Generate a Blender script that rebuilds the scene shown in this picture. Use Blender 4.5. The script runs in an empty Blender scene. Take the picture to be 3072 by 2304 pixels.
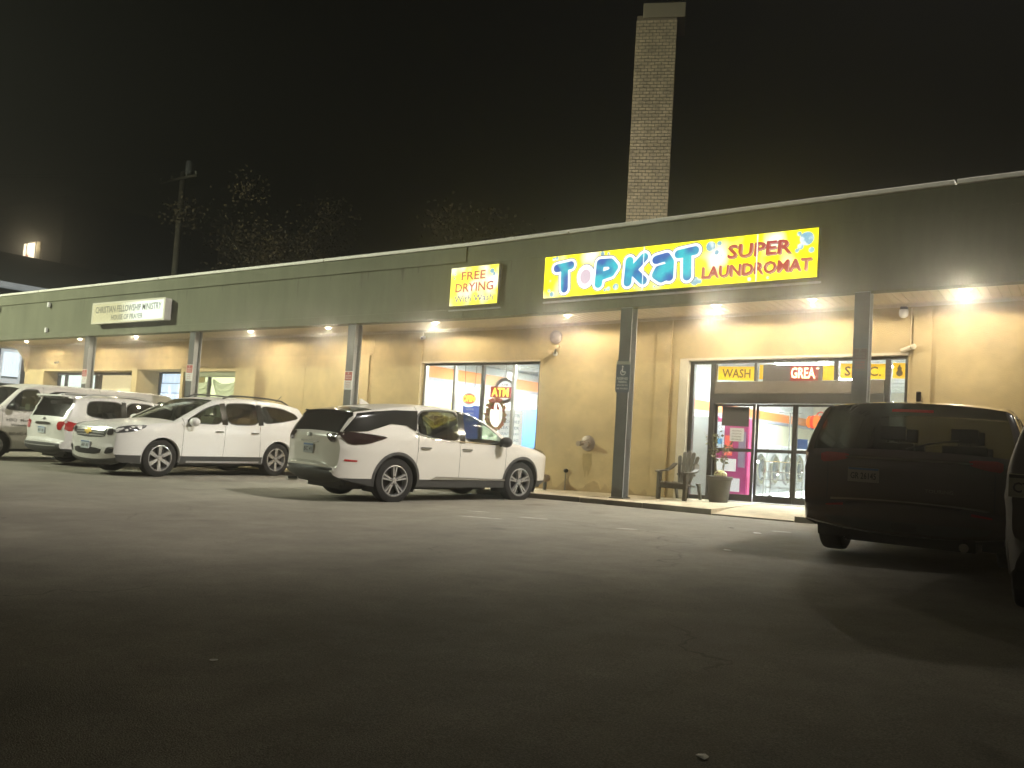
import bpy, bmesh, math, random
from mathutils import Vector, Matrix
from mathutils.geometry import delaunay_2d_cdt

random.seed(7)
SC = bpy.context.scene
COL = SC.collection
R = math.radians

# ------------------------------------------------------------------ camera
CAM_LOC = (0.0, 0.0, 1.397)
YAW, PITCH, ROLL = R(34.397), R(3.375), R(3.569)
_f = Vector((-math.sin(YAW) * math.cos(PITCH), math.cos(YAW) * math.cos(PITCH), math.sin(PITCH)))
_r0 = Vector((math.cos(YAW), math.sin(YAW), 0))
_u0 = _r0.cross(_f)
_r = _r0 * math.cos(ROLL) + _u0 * math.sin(ROLL)
_u = -_r0 * math.sin(ROLL) + _u0 * math.cos(ROLL)
cam_d = bpy.data.cameras.new('camera')
cam_d.sensor_width = 36.0
cam_d.lens = 2537.35 / 3072 * 36.0
cam_d.clip_end = 800
cam = bpy.data.objects.new('camera', cam_d)
COL.objects.link(cam)
_m = Matrix((_r, _u, -_f)).transposed().to_4x4()
_m.translation = CAM_LOC
cam.matrix_world = _m
SC.camera = cam

# ------------------------------------------------------------------ night sky, moonlight, exposure
wd = bpy.data.worlds.new('World')
SC.world = wd
wd.use_nodes = True
wn = wd.node_tree
bg = wn.nodes['Background']
sky = wn.nodes.new('ShaderNodeTexSky')
sky.sky_type = 'NISHITA'
sky.sun_disc = False
sky.sun_elevation = R(8)
sky.sun_rotation = R(215)
sky.air_density = 1.0
sky.dust_density = 3.0
tint = wn.nodes.new('ShaderNodeMix')
tint.data_type = 'RGBA'
tint.blend_type = 'MULTIPLY'
tint.inputs['Factor'].default_value = 1.0
tint.inputs['B'].default_value = (1.0, 0.72, 0.26, 1)
wn.links.new(sky.outputs[0], tint.inputs['A'])
wn.links.new(tint.outputs['Result'], bg.inputs['Color'])
bg.inputs['Strength'].default_value = 0.0006
sun_d = bpy.data.lights.new('moonlight', 'SUN')
sun_d.energy = 0.008
sun_d.angle = R(2)
sun_d.color = (1.0, 0.95, 0.82)
sun = bpy.data.objects.new('moonlight', sun_d)
COL.objects.link(sun)
sun.rotation_euler = (R(60), 0, R(-35))
SC.view_settings.view_transform = 'Standard'
SC.view_settings.look = 'None'
SC.view_settings.exposure = 1.2
SC.view_settings.gamma = 1.0
SC.cycles.max_bounces = 6
SC.cycles.diffuse_bounces = 3
SC.cycles.glossy_bounces = 3
SC.cycles.transmission_bounces = 4
SC.cycles.transparent_max_bounces = 12
SC.cycles.volume_bounces = 0
SC.cycles.sample_clamp_indirect = 3.0
SC.cycles.caustics_reflective = False
SC.cycles.caustics_refractive = False

# ------------------------------------------------------------------ helpers
XB = -12.136


def g(x):                       # height of the gently sloping lot at x
    return 0.01225 * (x - XB) if x < XB else 0.02807 * (x - XB)


MATS = {}


def mat(name, col, rough=0.6, metal=0.0, spec=0.4, emit=None, es=0.0, var=0.0, vscale=4.0, bump=0.0, bscale=40.0, coat=0.0, stretch=None):
    m = bpy.data.materials.new(name)
    m.use_nodes = True
    nt = m.node_tree
    b = nt.nodes['Principled BSDF']
    b.inputs['Base Color'].default_value = (*col, 1)
    b.inputs['Roughness'].default_value = rough
    b.inputs['Metallic'].default_value = metal
    b.inputs['Specular IOR Level'].default_value = spec
    b.inputs['Coat Weight'].default_value = coat
    b.inputs['Coat Roughness'].default_value = 0.05
    if emit:
        b.inputs['Emission Color'].default_value = (*emit, 1)
        b.inputs['Emission Strength'].default_value = es
    if var or bump:
        tc = nt.nodes.new('ShaderNodeTexCoord')
        mp = nt.nodes.new('ShaderNodeMapping')
        nt.links.new(tc.outputs['Object'], mp.inputs[0])
        if stretch:
            mp.inputs['Scale'].default_value = stretch
    if var:
        n = nt.nodes.new('ShaderNodeTexNoise')
        n.inputs['Scale'].default_value = vscale
        n.inputs['Detail'].default_value = 6
        n.inputs['Roughness'].default_value = 0.65
        nt.links.new(mp.outputs[0], n.inputs['Vector'])
        rp = nt.nodes.new('ShaderNodeValToRGB')
        lo = [max(0, c * (1 - var)) for c in col]
        hi = [min(1, c * (1 + var)) for c in col]
        rp.color_ramp.elements[0].position = 0.3
        rp.color_ramp.elements[1].position = 0.72
        rp.color_ramp.elements[0].color = (*lo, 1)
        rp.color_ramp.elements[1].color = (*hi, 1)
        nt.links.new(n.outputs['Fac'], rp.inputs[0])
        nt.links.new(rp.outputs[0], b.inputs['Base Color'])
    if bump:
        n2 = nt.nodes.new('ShaderNodeTexNoise')
        n2.inputs['Scale'].default_value = bscale
        n2.inputs['Detail'].default_value = 4
        nt.links.new(mp.outputs[0], n2.inputs['Vector'])
        bp = nt.nodes.new('ShaderNodeBump')
        bp.inputs['Strength'].default_value = bump
        bp.inputs['Distance'].default_value = 0.012
        nt.links.new(n2.outputs['Fac'], bp.inputs['Height'])
        nt.links.new(bp.outputs[0], b.inputs['Normal'])
    MATS[name] = m
    return m


def glass(name, tintc, refl=0.06, rough=0.02):
    """see-through pane: tinted transparency with fresnel reflection"""
    m = bpy.data.materials.new(name)
    m.use_nodes = True
    nt = m.node_tree
    nt.nodes.remove(nt.nodes['Principled BSDF'])
    out = nt.nodes['Material Output']
    tr = nt.nodes.new('ShaderNodeBsdfTransparent')
    tr.inputs[0].default_value = (*tintc, 1)
    gl = nt.nodes.new('ShaderNodeBsdfGlossy')
    gl.inputs['Roughness'].default_value = rough
    gl.inputs['Color'].default_value = (1, 1, 1, 1)
    lf_ = nt.nodes.new('ShaderNodeLayerWeight')
    lf_.inputs['Blend'].default_value = 0.5
    pw = nt.nodes.new('ShaderNodeMath')
    pw.operation = 'POWER'
    pw.inputs[1].default_value = 4.0
    lw = nt.nodes.new('ShaderNodeMapRange')
    lw.inputs['To Min'].default_value = refl
    lw.inputs['To Max'].default_value = 0.75
    nt.links.new(lf_.outputs['Facing'], pw.inputs[0])
    nt.links.new(pw.outputs[0], lw.inputs['Value'])
    mx = nt.nodes.new('ShaderNodeMixShader')
    nt.links.new(lw.outputs[0], mx.inputs[0])
    nt.links.new(tr.outputs[0], mx.inputs[1])
    nt.links.new(gl.outputs[0], mx.inputs[2])
    nt.links.new(mx.outputs[0], out.inputs[0])
    MATS[name] = m
    return m


def emis(name, col, s):
    return mat(name, (0.02, 0.02, 0.02), 0.5, emit=col, es=s)


def org(o):
    v = Vector((0, 0, 0))
    while o is not None:
        v += o.location
        o = o.parent
    return v


class MB:
    """collects shapes, builds them as ONE mesh object"""

    def __init__(self):
        self.v, self.f, self.mi = [], [], []

    def add(self, vs, fs, mi=0):
        k = len(self.v)
        self.v += [tuple(p) for p in vs]
        self.f += [tuple(i + k for i in q) for q in fs]
        self.mi += [mi] * len(fs)
        return self

    def box(self, x0, x1, y0, y1, z0, z1, mi=0):
        vs = [(x, y, z) for z in (z0, z1) for y in (y0, y1) for x in (x0, x1)]
        return self.add(vs, [(0, 2, 3, 1), (4, 5, 7, 6), (0, 1, 5, 4), (2, 6, 7, 3), (0, 4, 6, 2), (1, 3, 7, 5)], mi)

    def quad(self, a, b, c, d, mi=0):
        return self.add([a, b, c, d], [(0, 1, 2, 3)], mi)

    def prism(self, pts, fn0, fn1, mi=0):
        """polygon pts (u,v) extruded between two maps"""
        n = len(pts)
        vs = [fn0(u, w) for u, w in pts] + [fn1(u, w) for u, w in pts]
        fs = [tuple(range(n - 1, -1, -1)), tuple(range(n, 2 * n))]
        fs += [(i, (i + 1) % n, n + (i + 1) % n, n + i) for i in range(n)]
        return self.add(vs, fs, mi)

    def tube(self, path, r, n=8, mi=0, cap=True):
        path = [Vector(p) for p in path]
        rs = r if isinstance(r, (list, tuple)) else [r] * len(path)
        vs, fs = [], []
        for i, p in enumerate(path):
            t = (path[min(i + 1, len(path) - 1)] - path[max(i - 1, 0)]).normalized()
            a = t.cross(Vector((0, 0, 1)))
            if a.length < 1e-3:
                a = t.cross(Vector((0, 1, 0)))
            a.normalize()
            b = t.cross(a)
            for k in range(n):
                q = 2 * math.pi * k / n
                vs.append(p + (a * math.cos(q) + b * math.sin(q)) * rs[i])
        for i in range(len(path) - 1):
            for k in range(n):
                fs.append((i * n + k, i * n + (k + 1) % n, (i + 1) * n + (k + 1) % n, (i + 1) * n + k))
        if cap:
            fs.append(tuple(range(n)))
            fs.append(tuple(range((len(path) - 1) * n, len(path) * n))[::-1])
        return self.add(vs, fs, mi)

    def lathe(self, prof, c=(0, 0, 0), axis='z', n=24, mi=0, cap=True):
        """prof: (radius, height) pairs turned about an axis through c"""
        vs, fs = [], []
        for r, h in prof:
            for k in range(n):
                q = 2 * math.pi * k / n
                a, b = r * math.cos(q), r * math.sin(q)
                if axis == 'z':
                    vs.append((c[0] + a, c[1] + b, c[2] + h))
                elif axis == 'y':
                    vs.append((c[0] + b, c[1] + h, c[2] + a))
                else:
                    vs.append((c[0] + h, c[1] + a, c[2] + b))
        for i in range(len(prof) - 1):
            for k in range(n):
                fs.append((i * n + k, i * n + (k + 1) % n, (i + 1) * n + (k + 1) % n, (i + 1) * n + k))
        if cap and prof[0][0] > 1e-4:
            fs.append(tuple(range(n))[::-1])
        if cap and prof[-1][0] > 1e-4:
            fs.append(tuple(range((len(prof) - 1) * n, len(prof) * n)))
        return self.add(vs, fs, mi)

    def ball(self, c, r, nu=12, nv=8, mi=0):
        rx, ry, rz = r if isinstance(r, (list, tuple)) else (r, r, r)
        prof = [(math.sin(math.pi * i / nv), -math.cos(math.pi * i / nv)) for i in range(nv + 1)]
        k = len(self.v)
        self.lathe([(max(a, 1e-5), b) for a, b in prof], (0, 0, 0), 'z', nu, mi)
        for i in range(k, len(self.v)):
            p = self.v[i]
            self.v[i] = (c[0] + p[0] * rx, c[1] + p[1] * ry, c[2] + p[2] * rz)
        return self

    def map(self, fn):
        self.v = [tuple(fn(*p)) for p in self.v]
        return self

    def build(self, name, mats, parent=None, bend=False, smooth=False, bevel=0.0, local=False, kind=None, recalc=True, seg=2):
        me = bpy.data.meshes.new(name)
        me.from_pydata(self.v, [], self.f)
        if not isinstance(mats, (list, tuple)):
            mats = [mats]
        for m in mats:
            me.materials.append(m)
        me.polygons.foreach_set('material_index', self.mi)
        bm = bmesh.new()
        bm.from_mesh(me)
        if bend:
            bmesh.ops.bisect_plane(bm, geom=bm.verts[:] + bm.edges[:] + bm.faces[:], plane_co=(XB, 0, 0), plane_no=(1, 0, 0))
            for v in bm.verts:
                v.co.z += g(v.co.x)
        if recalc:
            bmesh.ops.recalc_face_normals(bm, faces=bm.faces)
        if smooth:
            bmesh.ops.remove_doubles(bm, verts=bm.verts, dist=0.0004)
            for f in bm.faces:
                f.smooth = True
            for e in bm.edges:
                if len(e.link_faces) == 2 and e.calc_face_angle(0) > R(38):
                    e.smooth = False
        o0 = Vector((0, 0, 0)) if (local or parent is None) else org(parent)
        if o0.length:
            bmesh.ops.translate(bm, verts=bm.verts, vec=-o0)
        bm.to_mesh(me)
        bm.free()
        o = bpy.data.objects.new(name, me)
        COL.objects.link(o)
        if parent is not None:
            o.parent = parent
        if kind:
            o['kind'] = kind
        if bevel:
            md = o.modifiers.new('bevel', 'BEVEL')
            md.width = bevel
            md.segments = seg
            md.limit_method = 'ANGLE'
            md.angle_limit = R(40)
        return o


def tag(o, label, cat, group=None):
    o['label'] = label
    o['category'] = cat
    if group:
        o['group'] = group
    return o


def thing(name, label, cat, loc=(0, 0, 0), rz=0.0, group=None, scale=None):
    o = bpy.data.objects.new(name, None)
    COL.objects.link(o)
    o.location = loc
    o.rotation_euler = (0, 0, rz)
    if scale:
        o.scale = (scale,) * 3
    return tag(o, label, cat, group)


def relink(o, parent, loc=None, rot=None):
    c = o.copy()
    COL.objects.link(c)
    c.parent = parent
    if loc is not None:
        c.location = loc
    if rot is not None:
        c.rotation_euler = rot
    return c


_TC = {}


def text(s, h=1.0, fat=0.0, width=None, sx=1.0, shear=0.0, sp=1.0):
    """flat lettering: verts centred on (0,0) in u,v and faces; cap height about h"""
    key = (s, fat, shear, sp)
    if key not in _TC:
        cu = bpy.data.curves.new('lettering_tmp', 'FONT')
        cu.body = s
        cu.align_x = 'CENTER'
        cu.size = 1.0
        cu.offset = fat
        cu.resolution_u = 2
        cu.shear = shear
        cu.space_character = sp
        ob = bpy.data.objects.new('lettering_tmp', cu)
        COL.objects.link(ob)
        dg = bpy.context.evaluated_depsgraph_get()
        me = bpy.data.meshes.new_from_object(ob.evaluated_get(dg))
        vs = [tuple(v.co[:2]) for v in me.vertices]
        fs = [tuple(p.vertices) for p in me.polygons]
        bpy.data.objects.remove(ob)
        bpy.data.curves.remove(cu)
        bpy.data.meshes.remove(me)
        _TC[key] = (vs, fs)
    vs, fs = _TC[key]
    us = [v[0] for v in vs]
    ws = [v[1] for v in vs]
    uc, wc = (min(us) + max(us)) / 2, (min(ws) + max(ws)) / 2
    kh = h / (max(ws) - min(ws))
    kw = (width / (max(us) - min(us))) if width else kh * sx
    return [((u - uc) * kw, (w - wc) * kh) for u, w in vs], fs


def put_text(mb, s, x, y, z, h, mi=0, axis='-y', **kw):
    """lettering standing in a vertical plane, read from -y (or from +x)"""
    vs, fs = text(s, h, **kw)
    if axis == '-y':
        mb.add([(x + u, y, z + w) for u, w in vs], fs, mi)
    elif axis == '+x':
        mb.add([(x, y + u, z + w) for u, w in vs], fs, mi)
    return mb


# ------------------------------------------------------------------ materials
M_asphalt = mat('asphalt', (0.21, 0.195, 0.16), 0.75, spec=0.15, bump=0.45, bscale=150)
_nt = M_asphalt.node_tree
_b = _nt.nodes['Principled BSDF']
_tc = _nt.nodes.new('ShaderNodeTexCoord')


def _noise(scale, det, rough=0.6):
    n = _nt.nodes.new('ShaderNodeTexNoise')
    n.inputs['Scale'].default_value = scale
    n.inputs['Detail'].default_value = det
    n.inputs['Roughness'].default_value = rough
    _nt.links.new(_tc.outputs['Object'], n.inputs['Vector'])
    return n.outputs['Fac']


def _range(v, a, b, c, d):
    n = _nt.nodes.new('ShaderNodeMapRange')
    for k, q in zip(('From Min', 'From Max', 'To Min', 'To Max'), (a, b, c, d)):
        n.inputs[k].default_value = q
    _nt.links.new(v, n.inputs['Value'])
    return n.outputs[0]


def _mul(a, b):
    n = _nt.nodes.new('ShaderNodeMath')
    n.operation = 'MULTIPLY'
    _nt.links.new(a, n.inputs[0])
    _nt.links.new(b, n.inputs[1])
    return n.outputs[0]


# patched tone, wheel-worn blotches, aggregate speckle, thin crack lines
_t = _mul(_range(_noise(0.35, 5), 0.3, 0.7, 0.72, 1.22), _range(_noise(2.2, 6, 0.7), 0.3, 0.7, 0.82, 1.15))
_t = _mul(_t, _range(_noise(110.0, 2, 0.8), 0.3, 0.7, 0.6, 1.45))
_vo = _nt.nodes.new('ShaderNodeTexVoronoi')
_vo.feature = 'DISTANCE_TO_EDGE'
_vo.inputs['Scale'].default_value = 0.22
_wp = _nt.nodes.new('ShaderNodeVectorMath')
_wp.operation = 'MULTIPLY_ADD'
_nw = _nt.nodes.new('ShaderNodeTexNoise')
_nw.inputs['Scale'].default_value = 1.3
_nw.inputs['Detail'].default_value = 5
_nt.links.new(_tc.outputs['Object'], _nw.inputs['Vector'])
_nt.links.new(_nw.outputs['Color'], _wp.inputs[0])
_wp.inputs[1].default_value = (1.6, 1.6, 0)
_nt.links.new(_tc.outputs['Object'], _wp.inputs[2])
_nt.links.new(_wp.outputs[0], _vo.inputs['Vector'])
_cm = _nt.nodes.new('ShaderNodeMath')
_cm.operation = 'MAXIMUM'
_nt.links.new(_range(_vo.outputs['Distance'], 0.0, 0.005, 0.6, 1.0), _cm.inputs[0])
_nt.links.new(_range(_noise(0.28, 2), 0.50, 0.60, 1.0, 0.0), _cm.inputs[1])
_t = _mul(_t, _cm.outputs[0])
# oil drips
_vd = _nt.nodes.new('ShaderNodeTexVoronoi')
_vd.inputs['Scale'].default_value = 0.55
_nt.links.new(_wp.outputs[0], _vd.inputs['Vector'])
_t = _mul(_t, _range(_vd.outputs['Distance'], 0.06, 0.20, 0.62, 1.0))
_mx = _nt.nodes.new('ShaderNodeVectorMath')
_mx.operation = 'SCALE'
_mx.inputs[0].default_value = (0.27, 0.25, 0.203)
_nt.links.new(_t, _mx.inputs['Scale'])
_nt.links.new(_mx.outputs[0], _b.inputs['Base Color'])
M_paint = mat('worn_paint', (0.55, 0.53, 0.48), 0.8, var=0.5, vscale=12)
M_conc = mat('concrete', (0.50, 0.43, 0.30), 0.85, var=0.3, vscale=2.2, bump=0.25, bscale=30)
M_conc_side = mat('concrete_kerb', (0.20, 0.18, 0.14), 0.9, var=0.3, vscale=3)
M_stucco = mat('stucco', (0.485, 0.375, 0.195), 0.9, spec=0.2, var=0.2, vscale=1.6, bump=0.35, bscale=45)
M_stucco_l = mat('stucco_light', (0.535, 0.42, 0.225), 0.9, spec=0.2, var=0.18, vscale=1.6, bump=0.3, bscale=45)
M_jamb = mat('jamb_paint', (0.62, 0.55, 0.42), 0.8, var=0.1, vscale=3)
M_fascia = mat('green_fascia', (0.195, 0.198, 0.138), 0.9, spec=0.2, var=0.18, vscale=2.2, bump=0.4, bscale=30, stretch=(1, 1, 0.22))
M_cap = mat('coping', (0.78, 0.76, 0.66), 0.6, var=0.1, vscale=2)
M_soffit = mat('soffit', (0.62, 0.53, 0.38), 0.75, var=0.08, vscale=2)
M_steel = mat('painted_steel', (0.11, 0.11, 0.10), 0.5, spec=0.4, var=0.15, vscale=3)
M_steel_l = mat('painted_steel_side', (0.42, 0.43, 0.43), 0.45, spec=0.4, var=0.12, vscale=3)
M_alu = mat('bronze_aluminium', (0.055, 0.05, 0.043), 0.4, metal=0.3, spec=0.5)
M_alu_l = mat('silver_aluminium', (0.45, 0.44, 0.42), 0.35, metal=0.6)
M_black = mat('black_plastic', (0.015, 0.015, 0.014), 0.5)
M_dark = mat('dark_trim', (0.03, 0.029, 0.026), 0.6)
M_rubber = mat('rubber', (0.022, 0.021, 0.019), 0.85, spec=0.2)
M_white = mat('white_paint', (0.78, 0.77, 0.74), 0.5)
M_chrome = mat('chrome', (0.75, 0.74, 0.72), 0.12, metal=1.0)
M_alloy = mat('alloy', (0.62, 0.61, 0.60), 0.28, metal=0.75)
M_red = mat('red_sign', (0.45, 0.04, 0.02), 0.5)
M_brown = mat('brown_text', (0.10, 0.035, 0.01), 0.6)
M_ink = mat('ink', (0.02, 0.02, 0.025), 0.6)
M_ink_grey = mat('grey_lettering', (0.13, 0.12, 0.10), 0.6)
G_store = glass('store_glass', (0.95, 0.97, 0.96), 0.03)
G_car = glass('car_glass', (0.55, 0.60, 0.56), 0.05)
G_priv = glass('privacy_glass', (0.075, 0.075, 0.07), 0.07)
P_white = mat('white_car_paint', (0.78, 0.765, 0.72), 0.28, spec=0.5, coat=0.6)
P_pearl = mat('pearl_car_paint', (0.70, 0.67, 0.60), 0.28, spec=0.5, coat=0.6)
P_van = mat('van_paint', (0.74, 0.70, 0.64), 0.4, spec=0.45, coat=0.2)
P_black = mat('black_car_paint', (0.09, 0.068, 0.058), 0.22, spec=0.5, coat=0.8)
P_black2 = mat('dark_car_paint', (0.05, 0.036, 0.028), 0.55, spec=0.3, coat=0.05)
M_clad = mat('cladding', (0.05, 0.049, 0.045), 0.6)
M_gloss = mat('gloss_black', (0.012, 0.012, 0.011), 0.12, spec=0.5)
M_lamp_red = mat('tail_lamp', (0.46, 0.014, 0.014), 0.12, spec=0.6, coat=0.8)
M_lamp_dark = mat('smoked_lamp', (0.028, 0.014, 0.014), 0.1, spec=0.6, coat=0.8)
M_lamp_clear = mat('headlamp', (0.045, 0.045, 0.05), 0.08, spec=0.7, coat=0.9)
M_gold = mat('gold_badge', (0.70, 0.48, 0.12), 0.3, metal=0.7)
M_seat = mat('seat_fabric', (0.05, 0.046, 0.04), 0.9)
M_seat_l = mat('seat_beige', (0.26, 0.24, 0.17), 0.9)
M_plate = mat('number_plate', (0.55, 0.60, 0.62), 0.4)
M_plate_blue = mat('plate_blue', (0.08, 0.17, 0.36), 0.5)

# ------------------------------------------------------------------ ground
FY = 15.62          # plane of the canopy fascia
WY = 17.29          # plane of the shop wall


def ground_sheet():
    xs = [-260, -160, -100, -70, -50, -36, -24, XB, -6, 0, 6, 14, 26, 50, 100, 160]
    ys = [-80, -40, -20, -8, 0, 5, 10, 14, 18, 26, 40, 70, 120, 220]
    mb = MB()
    vs = [(x, y, g(max(-60, min(x, 20)))) for y in ys for x in xs]
    n = len(xs)
    fs = [(j * n + i, j * n + i + 1, (j + 1) * n + i + 1, (j + 1) * n + i) for j in range(len(ys) - 1) for i in range(n - 1)]
    mb.add(vs, fs)
    return mb.build('parking_lot', M_asphalt, kind='structure')


lot = ground_sheet()

KERB = [(-60, 15.25), (-9.5, 15.25), (-7.4, 14.95), (-5.6, 14.55), (-4.3, 14.35), (-2.0, 14.3), (14, 14.3)]
PAV = 0.10


def kerb_y(x):
    for (a, b), (c, d) in zip(KERB, KERB[1:]):
        if a <= x <= c:
            return b + (d - b) * (x - a) / (c - a)
    return KERB[-1][1]


sidewalk = thing('sidewalk', 'pale concrete sidewalk under the canopy', 'sidewalk', (0, 0, 0))
del sidewalk['label'], sidewalk['category']
sidewalk['kind'] = 'structure'
x = -46.0
while x < 10:
    x1 = x + (1.5 if x > -36 else 3.0)
    gap = 0.006
    zt = PAV + random.uniform(-0.003, 0.003)
    ram = -5.6 < (x + x1) / 2 < -3.6           # dropped ramp before the doors
    ka, kb = kerb_y(x), kerb_y(x1)
    mb = MB()
    zf = 0.025 if ram else zt
    top = [(x + gap, ka, zf), (x1 - gap, kb, zf), (x1 - gap, kb + 1.2, zt), (x1 - gap, WY + 0.6, zt), (x + gap, WY + 0.6, zt), (x + gap, ka + 1.2, zt)]
    bot = [(a, b, -0.2) for a, b, c in top]
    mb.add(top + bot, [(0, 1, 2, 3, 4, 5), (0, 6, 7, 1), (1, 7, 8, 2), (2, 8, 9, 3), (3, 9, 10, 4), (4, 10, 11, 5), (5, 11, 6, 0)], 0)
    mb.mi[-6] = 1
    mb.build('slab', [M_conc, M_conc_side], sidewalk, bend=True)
    x = x1

# worn paint dashes on the lot
for px, py, ln, rz in ((-7.42, 10.22, 0.75, 0.12), (-6.91, 10.88, 0.5, 0.1), (-8.1, 11.1, 0.4, 0.2), (-3.6, 12.3, 0.28, 0.0), (-5.2, 10.6, 0.3, 0.3)):
    mb = MB()
    pts = [(-ln / 2, -0.05), (-ln * 0.1, -0.065), (ln / 2, -0.03), (ln * 0.46, 0.045), (0.0, 0.06), (-ln * 0.4, 0.035)]
    c, s = math.cos(rz), math.sin(rz)
    mb.add([(px + a * c - b * s, py + a * s + b * c, g(px + a * c - b * s) + 0.005) for a, b in pts], [tuple(range(6))])
    o = mb.build('paint_mark', M_paint, kind='structure')

# ------------------------------------------------------------------ the shopping plaza
plaza = thing('shopping_plaza', 'long single storey shopping plaza with green fascia and ochre stucco shopfronts', 'building', (-15, FY, 0))
X0, X1 = -46.0, 12.0
ZB, ZT = 4.03, 5.74


def part(mb, name, m, parent=plaza, **k):
    k.setdefault('bend', True)
    return mb.build(name, m, parent, **k)


def sub(name, loc):
    e = bpy.data.objects.new(name, None)
    COL.objects.link(e)
    e.parent = plaza
    e.location = Vector(loc) - plaza.location
    return e


# fascia: main band, proud top and bottom bands with grooves between them on the left half
mb = MB()
mb.box(X0, X1, FY, FY + 0.3, ZB + 0.01, ZT)
fascia = part(mb, 'fascia', M_fascia)
for z0, z1, d in ((5.37, 5.73, 0.035), (4.035, 4.25, 0.04)):
    mb = MB()
    mb.box(X0, -12.2, FY - d, FY - 0.002, z0, z1)
    part(mb, 'fascia_band', M_fascia, fascia, bevel=0.012)
mb = MB()
mb.box(-12.2, X1, FY - 0.012, FY - 0.002, 5.30, 5.73)
part(mb, 'fascia_band', M_fascia, fascia)
# coping in lengths
x = X0
for x1 in (-31.95, -24.5, -17.0, -9.4, -1.9, X1):
    mb = MB()
    mb.box(x, x1 - 0.03, FY - 0.06, FY + 0.36, ZT + 0.003, ZT + 0.085)
    part(mb, 'coping', M_cap, bevel=0.01)
    x = x1
mb = MB()
mb.box(X0, X1, FY + 0.3, FY + 14, 5.2, 5.35)
part(mb, 'roof', M_dark)
# soffit of narrow boards running front to back
mb = MB()
mb.box(X0, X1, FY + 0.3, WY + 0.3, ZB + 0.06, ZB + 0.1)
x = X0
while x < X1:
    mb.box(x, x + 0.135, FY + 0.302, WY - 0.002, ZB + 0.035, ZB + 0.058)
    x += 0.15
part(mb, 'soffit_board', M_soffit, kind='stuff')
mb = MB()
mb.box(X0, X1, WY - 0.05, WY - 0.002, ZB - 0.03, ZB + 0.033)
part(mb, 'soffit_trim', M_soffit)


# wall pieces: X ranges with openings (x0, x1, sill, head)
def wallpiece(x0, x1, z0, z1, y=WY, t=0.25, m=None, nm='wall_panel'):
    mb = MB()
    mb.box(x0, x1, y, y + t, z0, z1)
    return part(mb, nm, m or M_stucco)


ZH = 4.03
opens = [(-34.4, -28.3, 0.1, 3.01), (-27.95, -25.45, 0.1, 3.05), (-25.3, -22.55, 0.75, 2.97), (-14.78, -11.04, 0.45, 3.18), (-7.42, -2.83, 0.1, 3.14)]
xs = [-35.95]
for a, b, s, h in opens:
    xs += [a, b]
xs.append(X1)
splits = {-22.55: [-16.6], -11.04: [-7.8], -2.83: [-2.46]}
for i in range(0, len(xs), 2):
    a, b = xs[i], xs[i + 1]
    cuts = [a] + splits.get(a, []) + [b]
    for c, d in zip(cuts, cuts[1:]):
        wallpiece(c + (0.004 if c != a else 0), d - (0.004 if d != b else 0), 0.02, ZH)
for a, b, s, h in opens:
    wallpiece(a, b, h, ZH, nm='wall_header')
    if s > 0.2:
        wallpiece(a, b, 0.02, s, nm='wall_sill')
# proud lower render coat with a soft top edge on the left shops
for a, b in ((-35.9, -34.42), (-28.28, -27.97), (-22.53, -19.3), (-19.29, -16.7)):
    wallpiece(a, b, 0.11, 3.42, WY - 0.03, 0.028, M_stucco_l, 'render_coat')
for a, b, h in ((-34.42, -28.28, 3.02), (-27.97, -25.43, 3.06), (-25.43, -22.53, 3.12)):
    wallpiece(a, b, h, 3.42, WY - 0.03, 0.028, M_stucco_l, 'render_coat')
# shallow pilasters beside the laundry door
for a, b in ((-7.97, -7.62), (-2.75, -2.44), (-15.05, -14.80)):
    wallpiece(a, b, 0.11, ZH - 0.04, WY - 0.045, 0.043, M_stucco, 'pilaster')
# end wall of the plaza
mb = MB()
mb.box(-35.95, -35.7, WY + 0.25, WY + 12, 0.02, ZH)
part(mb, 'end_wall', M_stucco)
mb = MB()
mb.prism([(WY - 0.9, ZH), (WY, ZH), (WY, 3.0), (WY - 0.06, 3.0), (WY - 0.12, 3.5), (WY - 0.4, 3.85)], lambda u, w: (-35.95, u, w), lambda u, w: (-35.75, u, w))
part(mb, 'corner_bracket', M_stucco)

# I-section steel columns
COLX = (-28.5, -22.6, -15.85, -7.95, -3.34)


def column(cx):
    w, t = 0.13, 0.022
    y = FY + 0.16
    pts = [(-w, -w), (w, -w), (w, -w + t), (t / 2, -w + t), (t / 2, w - t), (w, w - t), (w, w), (-w, w), (-w, w - t), (-t / 2, w - t), (-t / 2, -w + t), (-w, -w + t)]
    mb = MB()
    mb.prism(pts, lambda u, v: (cx + u, y + v, PAV), lambda u, v: (cx + u, y + v, ZB + 0.03))
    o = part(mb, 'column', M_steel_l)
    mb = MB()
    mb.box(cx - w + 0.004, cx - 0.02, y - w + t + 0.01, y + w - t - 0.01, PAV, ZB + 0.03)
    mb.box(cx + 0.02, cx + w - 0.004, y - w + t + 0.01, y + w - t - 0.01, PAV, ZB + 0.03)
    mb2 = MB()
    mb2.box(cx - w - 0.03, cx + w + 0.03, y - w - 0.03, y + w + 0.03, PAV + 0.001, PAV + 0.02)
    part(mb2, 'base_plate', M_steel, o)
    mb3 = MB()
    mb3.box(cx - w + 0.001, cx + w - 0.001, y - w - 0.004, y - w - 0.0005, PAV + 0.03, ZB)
    part(mb3, 'shaded_flange', M_steel, o)  # dark sheet over the column front: its shade put into the colour
    return o


for cx in COLX:
    column(cx)

# ------------------------------------------------------------------ shop windows and door
JD = 0.14   # glazing line behind the wall face


def bar(x0, x1, z0, z1, y0, y1, nm, par, m=None):
    mb = MB()
    mb.box(x0, x1, y0, y1, z0, z1)
    return part(mb, nm, m or M_alu, par, bevel=0.004, seg=1)


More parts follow.
